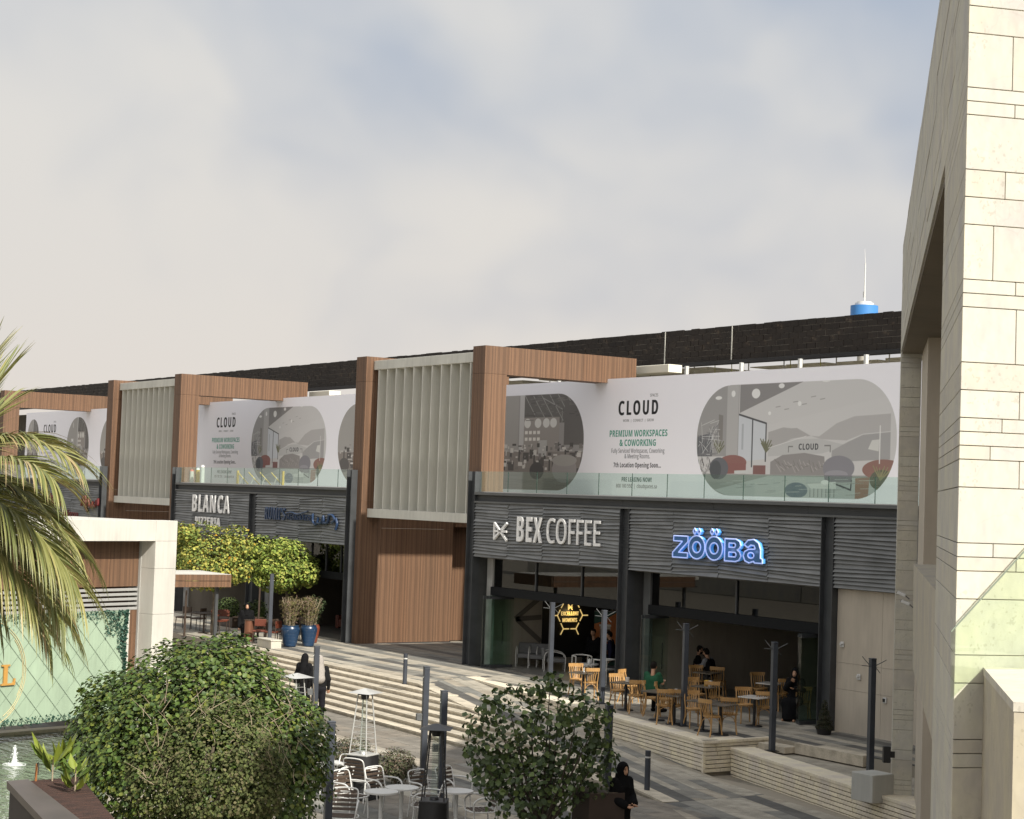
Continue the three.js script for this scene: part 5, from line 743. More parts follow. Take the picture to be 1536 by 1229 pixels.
function person(label, pos, turn, o) {
  const t = thing('person', label, 'person', pos, turn), sit = o.sit, P = sit ? 0.5 : 0.92, H = o.h ?? 1, lean = o.lean ?? 0;
  const J = sit ? { hip: 0.5, knee: [0.13, 0.47, 0.43], ank: [0.13, 0.09, o.tuck ?? 0.40] } : { hip: 0.9, knee: [0.10, 0.49, 0.02], ank: [0.105, 0.08, -0.02] };
  const up = (y) => [y + P, lean * y];                                  // along the spine from the pelvis
  const sp = (x, y, z = 0) => { const [yy, zz] = up(y); return [x, yy, z + zz]; };
  const arm = (s) => { const a = o.arms?.[s > 0 ? 0 : 1]; return { sh: sp(s * 0.175, 0.5), el: a ? a[0] : sp(s * 0.245, 0.23, -0.02), wr: a ? a[1] : sp(s * 0.255, -0.02, 0.06) }; };
  const Lr = [arm(1), arm(-1)], hd = sp(0, 0.70, 0.025), tn = o.nod ?? 0;
  hd[2] += tn * 0.05;
  const limbsOf = (e, part) => { const f = []; if (part !== 'low') { for (const s of [1, -1]) f.push(cone(sp(s * 0.065, 0.05), sp(s * 0.095, 0.36), 0.105 + e, 0.105 + e), cone(sp(s * 0.05, 0.36), sp(s * 0.165, 0.49), 0.09 + e, 0.055 + e)); if (!o.bare) for (const a of Lr) f.push(cone(a.sh, a.el, 0.052 + e, 0.041 + e), cone(a.el, a.wr, 0.041 + e, 0.029 + e)); else for (const a of Lr) f.push(cone(a.sh, a.el.map((v, i) => a.sh[i] + (v - a.sh[i]) * 0.72), 0.055 + e, 0.05 + e)); } return f; };
  const legs = (e) => [1, -1].flatMap((s) => { const k = [s * J.knee[0], J.knee[1], J.knee[2]], a = [s * J.ank[0], J.ank[1], J.ank[2]], h = [s * 0.088, J.hip, 0]; return [cone(h, k, 0.088 + e, 0.056 + e), cone(k, a, 0.056 + e, 0.036 + e)]; });
  const arms0 = Lr.flatMap((a) => [cone(a.sh, a.el, 0.05, 0.04), cone(a.el, a.wr, 0.04, 0.027)]);
  const feet = [1, -1].map((s) => cone([s * J.ank[0], 0.045, J.ank[2] - 0.03], [s * (J.ank[0] + 0.02), 0.035, J.ank[2] + 0.16], 0.042, 0.034));
  const head = [egg([hd[0], hd[1] + 0.02, hd[2]], [0.075, 0.105, 0.094]), egg([hd[0], hd[1] - 0.045, hd[2] + 0.028], [0.054, 0.062, 0.062]), cone([hd[0], hd[1] - 0.005, hd[2] + 0.088], [hd[0], hd[1] - 0.032, hd[2] + 0.104], 0.009, 0.014), cone(sp(0, 0.49), [hd[0], hd[1] - 0.04, hd[2] - 0.02], 0.055, 0.05), egg([hd[0] + 0.076, hd[1] - 0.005, hd[2]], [0.012, 0.03, 0.02]), egg([hd[0] - 0.076, hd[1] - 0.005, hd[2]], [0.012, 0.03, 0.02])];
  const body = blend([...limbsOf(-0.008, 0), ...arms0, ...legs(0), ...feet, ...head], 0.03), box = (list, m) => { const lo = [1e3, 1e3, 1e3], hi = [-1e3, -1e3, -1e3]; for (const p of list) for (let i = 0; i < 3; i++) { lo[i] = Math.min(lo[i], p[i] - m); hi[i] = Math.max(hi[i], p[i] + m); } return [lo, hi]; };
  const pts = [hd, [hd[0], hd[1] + 0.1, hd[2]], sp(0, 0), [J.ank[0], 0.02, J.ank[2] + 0.16], [-J.ank[0], 0.02, J.ank[2] - 0.05], ...Lr.flatMap((a) => [a.sh, a.el, a.wr])], [lo, hi] = box(pts, 0.17);
  const gs = [netMesh(body, lo, hi, o.fine ?? 0.02)];
  for (const a of Lr) { // hands: palm, four bent fingers of unequal length, thumb from the side
    const w = V(...a.wr), d = w.clone().sub(V(...a.el)).normalize(), sd = V(1, 0, 0).addScaledVector(d, -d.x).normalize(), nn = d.clone().cross(sd).normalize(), A = (q, u, v, x) => { const p = q.clone().addScaledVector(d, u).addScaledVector(sd, v).addScaledVector(nn, x); return [p.x, p.y, p.z]; }, s = a.sh[0] > 0 ? -1 : 1;
    const f = [cone(A(w, 0, 0, 0), A(w, 0.075, 0.018, 0), 0.024, 0.017), cone(A(w, 0, 0, 0), A(w, 0.075, -0.018, 0), 0.024, 0.017)]; [0.033, 0.011, -0.011, -0.032].forEach((v, i) => { const L = [0.066, 0.074, 0.07, 0.055][i]; f.push(cone(A(w, 0.085, v, 0), A(w, 0.085 + L * 0.5, v * 1.08, 0.008), 0.0095, 0.009), cone(A(w, 0.085 + L * 0.5, v * 1.08, 0.008), A(w, 0.085 + L * 0.9, v * 1.08, 0.03), 0.009, 0.0075)); }); f.push(cone(A(w, 0.025, s * 0.026, 0), A(w, 0.065, s * 0.055, 0.012), 0.012, 0.0105), cone(A(w, 0.065, s * 0.055, 0.012), A(w, 0.093, s * 0.058, 0.022), 0.0105, 0.008));
    const [l2, h2] = box([a.wr, A(w, 0.16, 0, 0)], 0.07); gs.push(netMesh(blend(f, 0.01), l2, h2, 0.0065));
  }
  obj('body', gs, o.skin ?? skin, t);
  if (!o.veil) { obj('eye', [1, -1].map((s) => new THREE.SphereGeometry(0.012, 8, 6).scale(1, 0.6, 0.6).translate(hd[0] + s * 0.031, hd[1] + 0.012, hd[2] + 0.084)), eyeM, t); obj('brow', [1, -1].map((s) => new THREE.BoxGeometry(0.034, 0.006, 0.01).translate(hd[0] + s * 0.031, hd[1] + 0.035, hd[2] + 0.086)), hairM, t); obj('mouth', new THREE.SphereGeometry(0.02, 8, 6).scale(1, 0.28, 0.4).translate(hd[0], hd[1] - 0.058, hd[2] + 0.085), lipM, t); }
  const cell = 0.022;
  if (o.top) obj('top', netMesh((b => (x, y, z) => Math.max(b(x, y, z), (P - 0.06) - y, y - (P + 0.585)))(blend(limbsOf(0.014, 0), 0.04)), lo, hi, cell), o.top, t);
  if (o.legs) obj('trousers', netMesh((b => (x, y, z) => Math.max(b(x, y, z), J.ank[1] - y))(blend([...legs(0.016), cone([0.06, P, 0], [-0.06, P, 0], 0.125, 0.125)], 0.04)), lo, hi, cell), o.legs, t);
  if (o.robe) { const f = [...limbsOf(0.022, 0), ...Lr.map((a) => cone(a.el, a.wr, 0.052, 0.062)), ...(sit ? [...legs(0.045), cone([0, J.knee[1], J.knee[2]], [0, 0.1, J.knee[2] + 0.02], 0.14, 0.19)] : [cone(sp(0, 0.1), [0, 0.13, 0], 0.155, 0.22)])]; obj('robe', netMesh((b => (x, y, z) => Math.max(b(x, y, z) + 0.008 * Math.sin(Math.atan2(x, z) * 9) * clamp((P - y) * 2), 0.03 - y))(blend(f, 0.06)), lo.map((v, i) => v - (i !== 1 ? 0.12 : 0)), hi.map((v, i) => v + (i !== 1 ? 0.12 : 0)), cell), o.robe, t); }
  const [hl, hh] = box([[hd[0], hd[1] + 0.03, hd[2]], sp(0, 0.42)], 0.24);
  if (o.hair) { const e = egg([hd[0], hd[1] + 0.028, hd[2] - 0.006], [0.085, 0.113, 0.104]); obj('hair', netMesh((x, y, z) => Math.max(e(x, y, z) + 0.004 * Math.sin(x * 190) * Math.sin(z * 170 + y * 90), Math.min(z - (hd[2] + 0.028), (hd[1] + 0.052) - y), (hd[1] - 0.075) - y), hl, hh, 0.011), o.hair, t); }
  if (o.beard) { const e = egg([hd[0], hd[1] - 0.05, hd[2] + 0.03], [0.06, 0.062, 0.068]); obj('beard', netMesh((x, y, z) => Math.max(e(x, y, z), y - (hd[1] - 0.045), hd[2] - 0.02 - z), hl, hh, 0.01), hairM, t); }
  if (o.scarf) { const e = blend([egg([hd[0], hd[1] + 0.022, hd[2] - 0.006], [0.098, 0.128, 0.117]), cone([hd[0], hd[1] - 0.1, hd[2]], sp(0, 0.44, 0), 0.085, 0.15), cone([hd[0], hd[1] - 0.06, hd[2] - 0.05], sp(0, 0.25, -0.07), 0.09, o.scarfR ?? 0.12)], 0.06), face = egg([hd[0], hd[1] - 0.004, hd[2] + 0.12], [0.066, 0.088, 0.1]); obj('headscarf', netMesh((x, y, z) => Math.max(e(x, y, z), -face(x, y, z)), hl.map((v, i) => (i === 1 ? v - 0.15 : v)), hh, 0.013), o.scarf, t); }
  if (o.vest) { const b = blend([1, -1].map((s) => cone(sp(s * 0.065, 0.05), sp(s * 0.095, 0.42), 0.13, 0.128)), 0.05); obj('vest', netMesh((x, y, z) => Math.max(b(x, y, z), P - 0.02 - y), lo, hi, cell), o.vest, t); }
  if (o.shoes) obj('shoes', netMesh(blend([1, -1].map((s) => cone([s * J.ank[0], 0.05, J.ank[2] - 0.03], [s * (J.ank[0] + 0.02), 0.04, J.ank[2] + 0.17], 0.052, 0.042))), box([[0.18, 0.05, J.ank[2] - 0.06], [-0.18, 0.02, J.ank[2] + 0.2]], 0.07)[0], box([[0.18, 0.05, J.ank[2] - 0.06], [-0.18, 0.02, J.ank[2] + 0.2]], 0.07)[1], 0.013), o.shoes, t);
  t.scale.setScalar(H); return t;
}
const face = (a, b) => Math.atan2(b.x - a.x, b.z - a.z);
{
  const wp = atD(933, 1162, 31.5), w = person('woman in black robe and black headscarf walking, bottom right of the loose tree', V(wp.x, wp.y - 1.62 < -0.86 ? LOW : Math.max(LOW, wp.y - 1.62), wp.z), FACE_CAM + 0.75, { robe: BLACK, scarf: BLACK, fine: 0.016, arms: [[[0.25, 1.14, 0.02], [0.12, 1.06, 0.2]], [[-0.25, 1.15, 0.0], [-0.12, 1.05, 0.2]]], h: 1.0 });
  struct('lower_path', slab([[-1, -1], [1, -1], [1, 1], [-1, 1]].map(([a, b]) => [wp.x + a * 2.4, wp.z + b * 2.4]), LOW - 0.03, LOW - 0.002), M.paveL[2]);
  const a = onY(476, 1086, LOW); person('person in black jacket with long white scarf hanging down the back on the stairs', a, yawTo(FWD) + 0.2, { top: cloth('jacket', [0.016, 0.016, 0.017]), legs: cloth('trousers_dark', [0.018, 0.018, 0.022]), scarf: cloth('white_scarf', [0.38, 0.35, 0.32]), scarfR: 0.15, shoes: BLACK, h: 1.05 });
  const b = onY(449, 1078, LOW); person('person in black with dark hair beside the white-scarfed person', b.add(V(-0.6, 0, -0.4)), yawTo(FWD) - 0.5, { robe: BLACK, scarf: BLACK, h: 0.98 });
  const g = onY(976, 1070, 0); person('man in a green shirt with dark hair sitting at an outdoor table', g, yawTo(FWD) - 0.55, { sit: 1, bare: 1, top: cloth('green_shirt', [0.032, 0.115, 0.062]), legs: BLACK, hair: hairM, shoes: BLACK, lean: 0.12, arms: [[[0.25, 0.78, 0.14], [0.12, 0.8, 0.36]], [[-0.25, 0.78, 0.14], [-0.16, 0.8, 0.38]]] });
  const p1 = onY(1047, 1042, 0), p2 = onY(1071, 1044, 0);
  person('bearded person in black with a cap sitting behind the lamp post', p1.clone().add(V(-0.75, 0, -0.5)), face(p1, p2) + 0.4, { sit: 1, top: BLACK, legs: BLACK, hair: hairM, beard: 1, shoes: BLACK, lean: 0.12, arms: [[[0.25, 0.8, 0.12], [0.14, 0.78, 0.34]], [[-0.25, 0.8, 0.12], [-0.1, 0.78, 0.36]]] });
  person('man in black vest with grey sleeves reaching over a table', p2.clone().add(V(-0.1, 0, 0)), face(p2, p1) - 0.2, { sit: 1, top: cloth('grey_sleeve', [0.28, 0.28, 0.29]), vest: BLACK, legs: cloth('grey_trousers', [0.11, 0.10, 0.09]), hair: hairM, beard: 1, shoes: BLACK, lean: 0.3, arms: [[[0.26, 0.84, 0.2], [0.16, 0.8, 0.44]], [[-0.26, 0.84, 0.22], [-0.1, 0.82, 0.48]]] });
  const s = onY(1193, 1080, 0); person('woman in black robe and headscarf sitting by the folded glass doors', s, FACE_CAM - 0.5, { sit: 1, robe: BLACK, scarf: BLACK, lean: 0.1, arms: [[[0.24, 0.8, 0.1], [0.08, 0.82, 0.28]], [[-0.24, 0.8, 0.1], [-0.05, 0.98, 0.26]]] });
  const c1 = onY(838, 1008, 0), c2 = onY(876, 1014, 0); person('left customer in dark clothes sitting inside the coffee shop', c1.add(V(-0.3, 0, -1.6)), 0.4, { sit: 1, top: BLACK, legs: BLACK, hair: hairM, shoes: BLACK, lean: 0.1 }); person('right customer in dark blue sitting inside the coffee shop', c2.add(V(-0.4, 0, -1.4)), -0.8, { sit: 1, top: cloth('navy', [0.02, 0.022, 0.05]), legs: BLACK, hair: hairM, shoes: BLACK, lean: 0.15 });
  const q = onY(357, 960, 0); person('woman in black robe sitting under the left yellow-green tree', q.add(V(0, 0, -0.3)), 1.2, { sit: 1, robe: BLACK, scarf: BLACK, lean: 0.08 });
}
// ---------------------------------------------------------------- café furniture
const cafeGroup = 'wooden café chairs on the shop terrace';
function bistroChair(m, name, label, pos, turn) {
  const t = thing(name, label, 'chair', pos, turn, cafeGroup);
  obj('seat', [new THREE.CylinderGeometry(0.205, 0.2, 0.035, 20).scale(1, 1, 0.98).translate(0, 0.455, 0), new THREE.TorusGeometry(0.2, 0.014, 6, 20).rotateX(Math.PI / 2).translate(0, 0.468, 0)], m, t);
  for (const s of [-1, 1]) { obj('leg', tube([V(s * 0.15, 0.44, 0.14), V(s * 0.165, 0.2, 0.165), V(s * 0.175, 0, 0.19)], 0.017, 8, 7), m, t); obj('back_post', tube([V(s * 0.2, 0, -0.27), V(s * 0.17, 0.25, -0.205), V(s * 0.17, 0.46, -0.19), V(s * 0.185, 0.68, -0.225), V(s * 0.175, 0.86, -0.27)], 0.0175, 14, 7), m, t); obj('arch_brace', tube([V(s * 0.17, 0.22, -0.19), V(s * 0.11, 0.38, -0.18), V(0, 0.43, -0.17)], 0.01, 8, 5), m, t); obj('arch_brace', tube([V(s * 0.165, 0.22, 0.16), V(s * 0.165, 0.38, 0.06), V(s * 0.165, 0.43, -0.02)], 0.01, 8, 5), m, t); }
  const rail = new THREE.BoxGeometry(0.43, 0.095, 0.026, 8, 1, 1), p = rail.attributes.position; for (let i = 0; i < p.count; i++) p.setZ(i, p.getZ(i) - 0.045 * (1 - (p.getX(i) / 0.215) ** 2)); rail.computeVertexNormals(); obj('top_rail', rail.translate(0, 0.835, -0.255), m, t);
  for (let i = -2; i <= 2; i++) obj('back_slat', beam(V(i * 0.042, 0.475, -0.185), V(i * 0.062, 0.80, -0.275), 0.026, 0.010), m, t);
  return t;
}
const protoB = M.beech.map((m, i) => { const p = bistroChair(m, 'proto', '', V(0, -50 - i, 0), 0); scene.remove(p); return p; });
for (const k of Object.keys(used)) if (k === 'proto') delete used[k];
const toLeft = Math.PI - 0.3;
[[866, 1044, 1.2, 'leftmost wooden café chair, behind its table by the loose tree'], [884, 1049, -2.0, 'wooden café chair in sunlight just left of a grey pole'], [928, 1062, 1.25, 'wooden café chair left of the small square table by the green-shirted man'], [944, 1054, 2.0, 'wooden café chair with only its top rail showing behind the square table'], [953, 1070, -2.1, 'sunlit wooden café chair left of the green-shirted man'],
  [979, 1074, 2.55, 'wooden café chair carrying the green-shirted man'], [998, 1076, 2.4, 'wooden café chair half hidden left of the dark pole with the menu stand'], [996, 1086, -2.2, 'wooden café chair at the terrace edge right of the green-shirted man'], [1016, 1086, -2.4, 'wooden café chair directly left of the dark pole'], [1041, 1092, 1.2, 'low wooden café chair directly right of the dark pole'], [1067, 1104, -3.0, 'front wooden café chair at the terrace corner, back to the camera'], [1093, 1100, -2.3, 'rightmost wooden café chair at the terrace corner'],
  [1046, 1068, 1.5, 'wooden café chair behind the table with the yellow box'], [1072, 1072, -2.6, 'wooden café chair right of the table with the yellow box'], [1047, 1046, 1.2, 'wooden café chair behind the seated pair near the doorway'], [1078, 1046, -2.5, 'wooden café chair with the reaching man'], [1118, 1085, 1.15, 'wooden café chair left of the pale table top'], [1147, 1089, -2.4, 'wooden café chair just left of the black pole'], [1140, 1058, 1.2, 'wooden café chair behind the tray table in the doorway'], [1170, 1066, -1.8, 'wooden café chair right behind the black pole'], [1203, 1080, -2.2, 'wooden café chair in front of the folded glass doors']]
  .forEach(([px, py, turn, lab], i) => dup(protoB[i % 3], 'cafe_chair', lab, onY(px, py, 0), turn));
function pedestal(name, label, pos, r, mTop, mBase, h = 0.74, square) { const t = thing(name, label, 'table', pos, 0.3); obj('table_top', square ? rb(-r, r, h - 0.03, h, -r, r, 0.008) : new THREE.CylinderGeometry(r, r, 0.03, 32).translate(0, h - 0.015, 0), mTop, t); obj('column', new THREE.CylinderGeometry(0.035, 0.04, h - 0.05, 12).translate(0, (h - 0.05) / 2 + 0.02, 0), mBase, t); obj('foot', new THREE.CylinderGeometry(0.2, 0.22, 0.025, 24).translate(0, 0.0125, 0), mBase, t); return t; }
const topD = mat('table_dark', [0.16, 0.145, 0.125], { map: T.grain, roughness: 0.35 }), topP = mat('table_pale', [0.52, 0.50, 0.46], { roughness: 0.35 });
for (const [px, py, lab, m] of [[874, 1049, 'dark square table between the two leftmost café chairs', topD], [938, 1066, 'dark square table left of the green-shirted man', topD], [985, 1081, 'dark square table at the terrace edge', topD], [1011, 1087, 'dark square table left of the dark pole', topD], [1054, 1097, 'dark square table at the terrace corner, left of two', topD], [1080, 1103, 'dark square table at the terrace corner, right of two', topD], [1059, 1072, 'small table with a yellow menu box on it', topD], [1131, 1090, 'pale topped table left of the black pole', topP], [1156, 1066, 'pale tray table behind the black pole', topP], [1060, 1048, 'table between the seated pair', topD]]) pedestal('cafe_table', lab, onY(px, py, 0), 0.31, m, M.black, 0.74, 1);
const onTable = (px, py, dx, dz) => onY(px, py, 0).add(V(dx, 0.741, dz));
for (const [px, py, n, lab, c, w, h] of [[1059, 1072, 'menu_box', 'yellow and white menu box on the small café table', [0.55, 0.33, 0.03], 0.2, 0.15], [938, 1066, 'napkin_box', 'white napkin dispenser on the table left of the green-shirted man', [0.6, 0.56, 0.5], 0.12, 0.13], [874, 1049, 'paper_cup', 'white cup on the leftmost café table', [0.7, 0.7, 0.68], 0.1, 0.12], [1011, 1087, 'salt_shaker', 'white pot on the table left of the dark pole', [0.65, 0.64, 0.6], 0.09, 0.14]]) {
  const t = thing(n, lab, n.replace('_', ' '), onTable(px, py, 0.05, 0)); if (n === 'menu_box') { obj('box', rb(-w / 2, w / 4, 0, h, -0.05, 0.05, 0.006), mat(n, c), t); obj('card', rb(w / 4 + 0.002, w / 2 + 0.03, 0, h, -0.05, 0.05, 0.006), M.alu, t); } else { obj('body', new THREE.LatheGeometry([[0.001, 0], [w * 0.4, 0], [w * 0.5, h * 0.15], [w * 0.42, h * 0.8], [w * 0.46, h], [w * 0.36, h], [w * 0.34, h * 0.85], [0.001, h * 0.8]].map(([a, b]) => new THREE.Vector2(a, b)), 20), mat(n, c), t); obj('lid', new THREE.CylinderGeometry(w * 0.3, w * 0.38, h * 0.12, 16).translate(0, h * 0.98, 0), M.alu, t); }
}
// lounge chairs and round table in the coffee shop doorway
const padG = mat('grey_pad', [0.17, 0.17, 0.17], { map: T.cloth }), padL = mat('pale_lacquer', [0.5, 0.49, 0.46], { roughness: 0.4 });
function lounge2(label, pos, turn) { const t = thing('lounge_chair', label, 'armchair', pos, turn); obj('seat', rb(-0.31, 0.31, 0.28, 0.42, -0.28, 0.32, 0.04, 3), padG, t); obj('backrest', rb(-0.31, 0.31, 0.4, 0.78, -0.36, -0.26, 0.04, 3).rotateX(-0.12), padG, t); for (const s of [-1, 1]) { obj('arm_frame', tube([V(s * 0.34, 0, 0.3), V(s * 0.34, 0.5, 0.3), V(s * 0.34, 0.56, 0.24), V(s * 0.34, 0.6, -0.3), V(s * 0.34, 0, -0.36)], 0.02, 24, 6), padL, t); } return t; }
[[776, 1001, 0.9, 'left grey lounge armchair inside the coffee shop by the glass'], [795, 1003, 0.9, 'middle grey lounge armchair inside the coffee shop'], [818, 1008, 2.6, 'right grey lounge armchair beside the grey pole in the coffee shop']].forEach(([a, b, c, l]) => lounge2(l, onY(a, b, 0).add(V(-0.2, 0, -0.5)), c));
function frameChair(label, pos, turn) { const t = thing('frame_chair', label, 'chair', pos, turn); obj('seat', rb(-0.24, 0.24, 0.42, 0.47, -0.22, 0.24, 0.02, 2), padL, t); for (const [x, z] of [[-1, -1], [1, -1], [-1, 1], [1, 1]]) obj('leg', bar(V(x * 0.25, 0, z * 0.23), V(x * 0.25, z < 0 ? 0.74 : 0.74, z * 0.23), 0.018), padL, t); obj('arm_rail', tube([V(0.25, 0.74, 0.24), V(0.26, 0.74, -0.1), V(0.14, 0.75, -0.28), V(-0.14, 0.75, -0.28), V(-0.26, 0.74, -0.1), V(-0.25, 0.74, 0.24)], 0.022, 30, 6), padL, t); return t; }
frameChair('left pale framed armchair in the coffee shop doorway', onY(868, 1021, 0).add(V(0, 0, -0.1)), 1.2); frameChair('right pale framed armchair in front of the standing banner', onY(906, 1027, 0), -1.2); frameChair('dark-corner pale framed armchair beside the near column', onY(922, 1022, 0).add(V(-0.3, 0, -0.8)), -1.0);
pedestal('pedestal_table', 'small round pale table between the framed armchairs', onY(882, 1026, 0), 0.3, padL, padL, 0.6);
{ const t = thing('napkin_box', 'white napkin box on the small round pale table', 'napkin box', onY(882, 1026, 0).add(V(0.05, 0.605, 0))); obj('box', rb(-0.05, 0.05, 0, 0.13, -0.04, 0.04, 0.008), M.alu, t); obj('tissue', new THREE.ConeGeometry(0.03, 0.04, 8).translate(0, 0.15, 0), M.white, t); }
// terrace of the middle shop, under the trees
const darkWood = mat('dark_chair_wood', [0.05, 0.032, 0.022], { roughness: 0.5 }), rust = mat('rust_leather', [0.12, 0.03, 0.015], { roughness: 0.5 });
function diningChair(label, pos, turn, pad) { const t = thing('dining_chair', label, 'chair', pos, turn); obj('seat', rb(-0.22, 0.22, 0.43, 0.49, -0.22, 0.22, 0.02, 2), pad, t); obj('backrest', rb(-0.21, 0.21, 0.6, 0.86, -0.25, -0.21, 0.02, 2), pad, t); for (const s of [-1, 1]) { obj('leg', bar(V(s * 0.19, 0.43, 0.19), V(s * 0.21, 0, 0.21), 0.018, 0.014), darkWood, t); obj('back_leg', bar(V(s * 0.19, 0.8, -0.23), V(s * 0.21, 0, -0.24), 0.018, 0.014), darkWood, t); } return t; }
[[274, 944, 0.5, darkWood, 'dark chair left of the canopy post on the middle terrace'], [296, 946, -1, darkWood, 'dark chair beside the thin tree trunk under the left tree'], [328, 950, 2, rust, 'rust red chair behind the left tree trunk'], [335, 948, -2, rust, 'second rust red chair nearer the pots behind the tree trunk'], [388, 966, 1, rust, 'rust red chair left of the tall grey pole'], [408, 968, -1, rust, 'rust red chair right of the tall grey pole'], [418, 966, 2, darkWood, 'dark chair just left of the left blue pot'], [450, 962, 0.5, darkWood, 'dark chair between the two blue pots']].forEach(([a, b, c, m, l]) => diningChair(l, onY(a, b, 0), c, m));
pedestal('dining_table', 'dark dining table under the left yellow-green tree', onY(305, 950, 0), 0.45, darkWood, darkWood, 0.76, 1); pedestal('dining_table', 'dark dining table by the tall grey pole', onY(398, 963, 0), 0.4, darkWood, darkWood, 0.76, 1); pedestal('dining_table', 'dark dining table in the deep shade beside the seated woman', onY(371, 957, 0), 0.42, darkWood, darkWood, 0.76, 1);
{ const p = onY(497, 952, 0).add(V(-0.8, 0, -1.6)), t = thing('leather_sofa', 'rust red leather sofa inside the middle shop', 'sofa', p, 0.2); obj('seat', rb(-0.8, 0.8, 0.15, 0.45, -0.35, 0.35, 0.05, 3), rust, t); obj('backrest', rb(-0.8, 0.8, 0.3, 0.9, -0.5, -0.34, 0.06, 3), rust, t); for (const s of [-1, 1]) obj('armrest', rb(s * 0.9 - 0.1, s * 0.9 + 0.1, 0.1, 0.62, -0.45, 0.36, 0.05, 3), rust, t); }
for (const [px, py, h, lab] of [[276, 956, 1.7, 'thin dark tree trunk beside the white kiosk'], [386, 960, 1.9, 'thin dark post between the two yellow-green trees']]) { const t = thing('garden_post', lab, 'post', onY(px, py, 0)); obj('post', bar(V(0, 0, 0), V(0.03, h, 0), 0.045, 0.035), darkWood, t); obj('base_plate', new THREE.CylinderGeometry(0.1, 0.11, 0.02, 16).translate(0, 0.01, 0), M.black, t); }
for (const [px, py, dz, lab] of [[298, 940, -1.2, 'left pale parasol-height planter hedge at the middle shop front'], [345, 946, -1.0, 'dark leafy planter under the left yellow-green tree']]) { const b = onY(px, py, 0).add(V(0, 0, dz)), t = thing('hedge_planter', lab.replace('pale parasol-height', 'low dark'), 'planter', b); obj('trough', rb(-0.9, 0.9, 0, 0.4, -0.2, 0.2, 0.02), darkWood, t); crown(t, 'leaves', [[V(-0.4, 0.7, 0), V(0.5, 0.4, 0.25)], [V(0.4, 0.75, 0), V(0.5, 0.45, 0.25)]], 1200, leafGeo(0.1, 0.06), [[0.05, 0.075, 0.025], [0.08, 0.11, 0.03]], Math.round(px), { mat: leafDull, depth: 0.6 }); }
{ const p = onY(373, 962, 0), t = thing('menu_stand', 'copper coloured menu stand under the trees', 'menu stand', p); obj('body', new THREE.CylinderGeometry(0.17, 0.19, 0.75, 24).translate(0, 0.375, 0), mat('copper', [0.26, 0.12, 0.075], { metalness: 0.6, roughness: 0.35 }), t); obj('top', new THREE.CylinderGeometry(0.2, 0.2, 0.02, 24).translate(0, 0.76, 0), darkWood, t); }
{ const p = onY(414, 974, 0), t = thing('low_stone_wall', 'low white stone wall end at the head of the stairs', 'wall', p); obj('block', rb(-1.1, 0, 0, 0.26, -0.2, 0.2, 0.015), M.stone[1], t); obj('coping', rb(-1.12, 0.02, 0.264, 0.31, -0.22, 0.22, 0.01), M.stone[3], t);  }
// white slatted chairs and round tables in the plaza
const slatM = mat('slat_brown', [0.085, 0.06, 0.045], { map: T.grain, roughness: 0.6 });
function slatChair(label, pos, turn) {
  const t = thing('slatted_chair', label, 'chair', pos, turn, 'white framed slatted chairs in the plaza'), y = (h) => V(0, h, 0);
  obj('back_frame', tube([V(-0.23, 0.44, -0.2), V(-0.235, 0.66, -0.26), V(-0.235, 0.84, -0.32), V(-0.2, 0.875, -0.335), V(0.2, 0.875, -0.335), V(0.235, 0.84, -0.32), V(0.235, 0.66, -0.26), V(0.23, 0.44, -0.2)], 0.0145, 36, 7), M.alu, t);
  for (let i = 0; i < 5; i++) { const h = 0.52 + i * 0.077, z = -0.215 - (h - 0.44) * 0.27; obj('back_slat', rb(-0.228, 0.228, -0.026, 0.026, -0.006, 0.006, 0.004).rotateX(-0.27).translate(0, h, z), slatM, t); if (i === 4) obj('hand_grip', rb(-0.09, 0.09, -0.01, 0.01, -0.008, 0.008, 0.004).rotateX(-0.27).translate(0, h, z + 0.003), M.alu, t); }
  for (let i = 0; i < 5; i++) obj('seat_slat', rb(-0.225, 0.225, 0.435, 0.45, -0.2 + i * 0.087, -0.135 + i * 0.087, 0.004), slatM, t);
  obj('seat_frame', tube([V(-0.235, 0.43, -0.22), V(-0.235, 0.43, 0.22), V(0.235, 0.43, 0.22), V(0.235, 0.43, -0.22)], 0.0135, 24, 6, true), M.alu, t);
  for (const s of [-1, 1]) { obj('leg', bar(V(s * 0.24, 0.43, -0.21), V(s * 0.25, 0, -0.28), 0.0145), M.alu, t); obj('leg', bar(V(s * 0.24, 0.43, 0.2), V(s * 0.25, 0, 0.23), 0.0145), M.alu, t); obj('arm', tube([V(s * 0.245, 0.68, -0.27), V(s * 0.275, 0.69, -0.1), V(s * 0.28, 0.68, 0.12), V(s * 0.275, 0.6, 0.22), V(s * 0.25, 0.43, 0.22)], 0.017, 18, 7), M.alu, t); }
  return t;
}
const cp0 = slatChair('white framed chair with brown slats leaning back before the near patio heater', onY(543, 1137, LOW + 0.87).setY(LOW), FACE_CAM + Math.PI - 0.5);
[[506, 1136, FACE_CAM + 1.9, 'white slatted chair half hidden behind the big tree edge'], [528, 1160, FACE_CAM + 0.3, 'white slatted chair in front of the leaning one'], [577, 1155, FACE_CAM + 0.35, 'white slatted chair with curved arms right of the patio heater'], [640, 1173, FACE_CAM + Math.PI - 0.35, 'white slatted chair seen from behind at the bottom between two tables'], [683, 1154, FACE_CAM + 0.3, 'white slatted chair right of the two dark poles'], [722, 1180, FACE_CAM + 2.4, 'white slatted chair partly behind the loose tree'], [642, 1160, FACE_CAM + 0.4, 'white slatted chair behind the dark patio heater'], [515, 1188, FACE_CAM + 1.2, 'white slatted chair in the lower left corner of the seating']]
  .forEach(([a, b, c, l]) => dup(cp0, 'slatted_chair', l, onY(a, b, LOW + 0.87).setY(LOW), c));
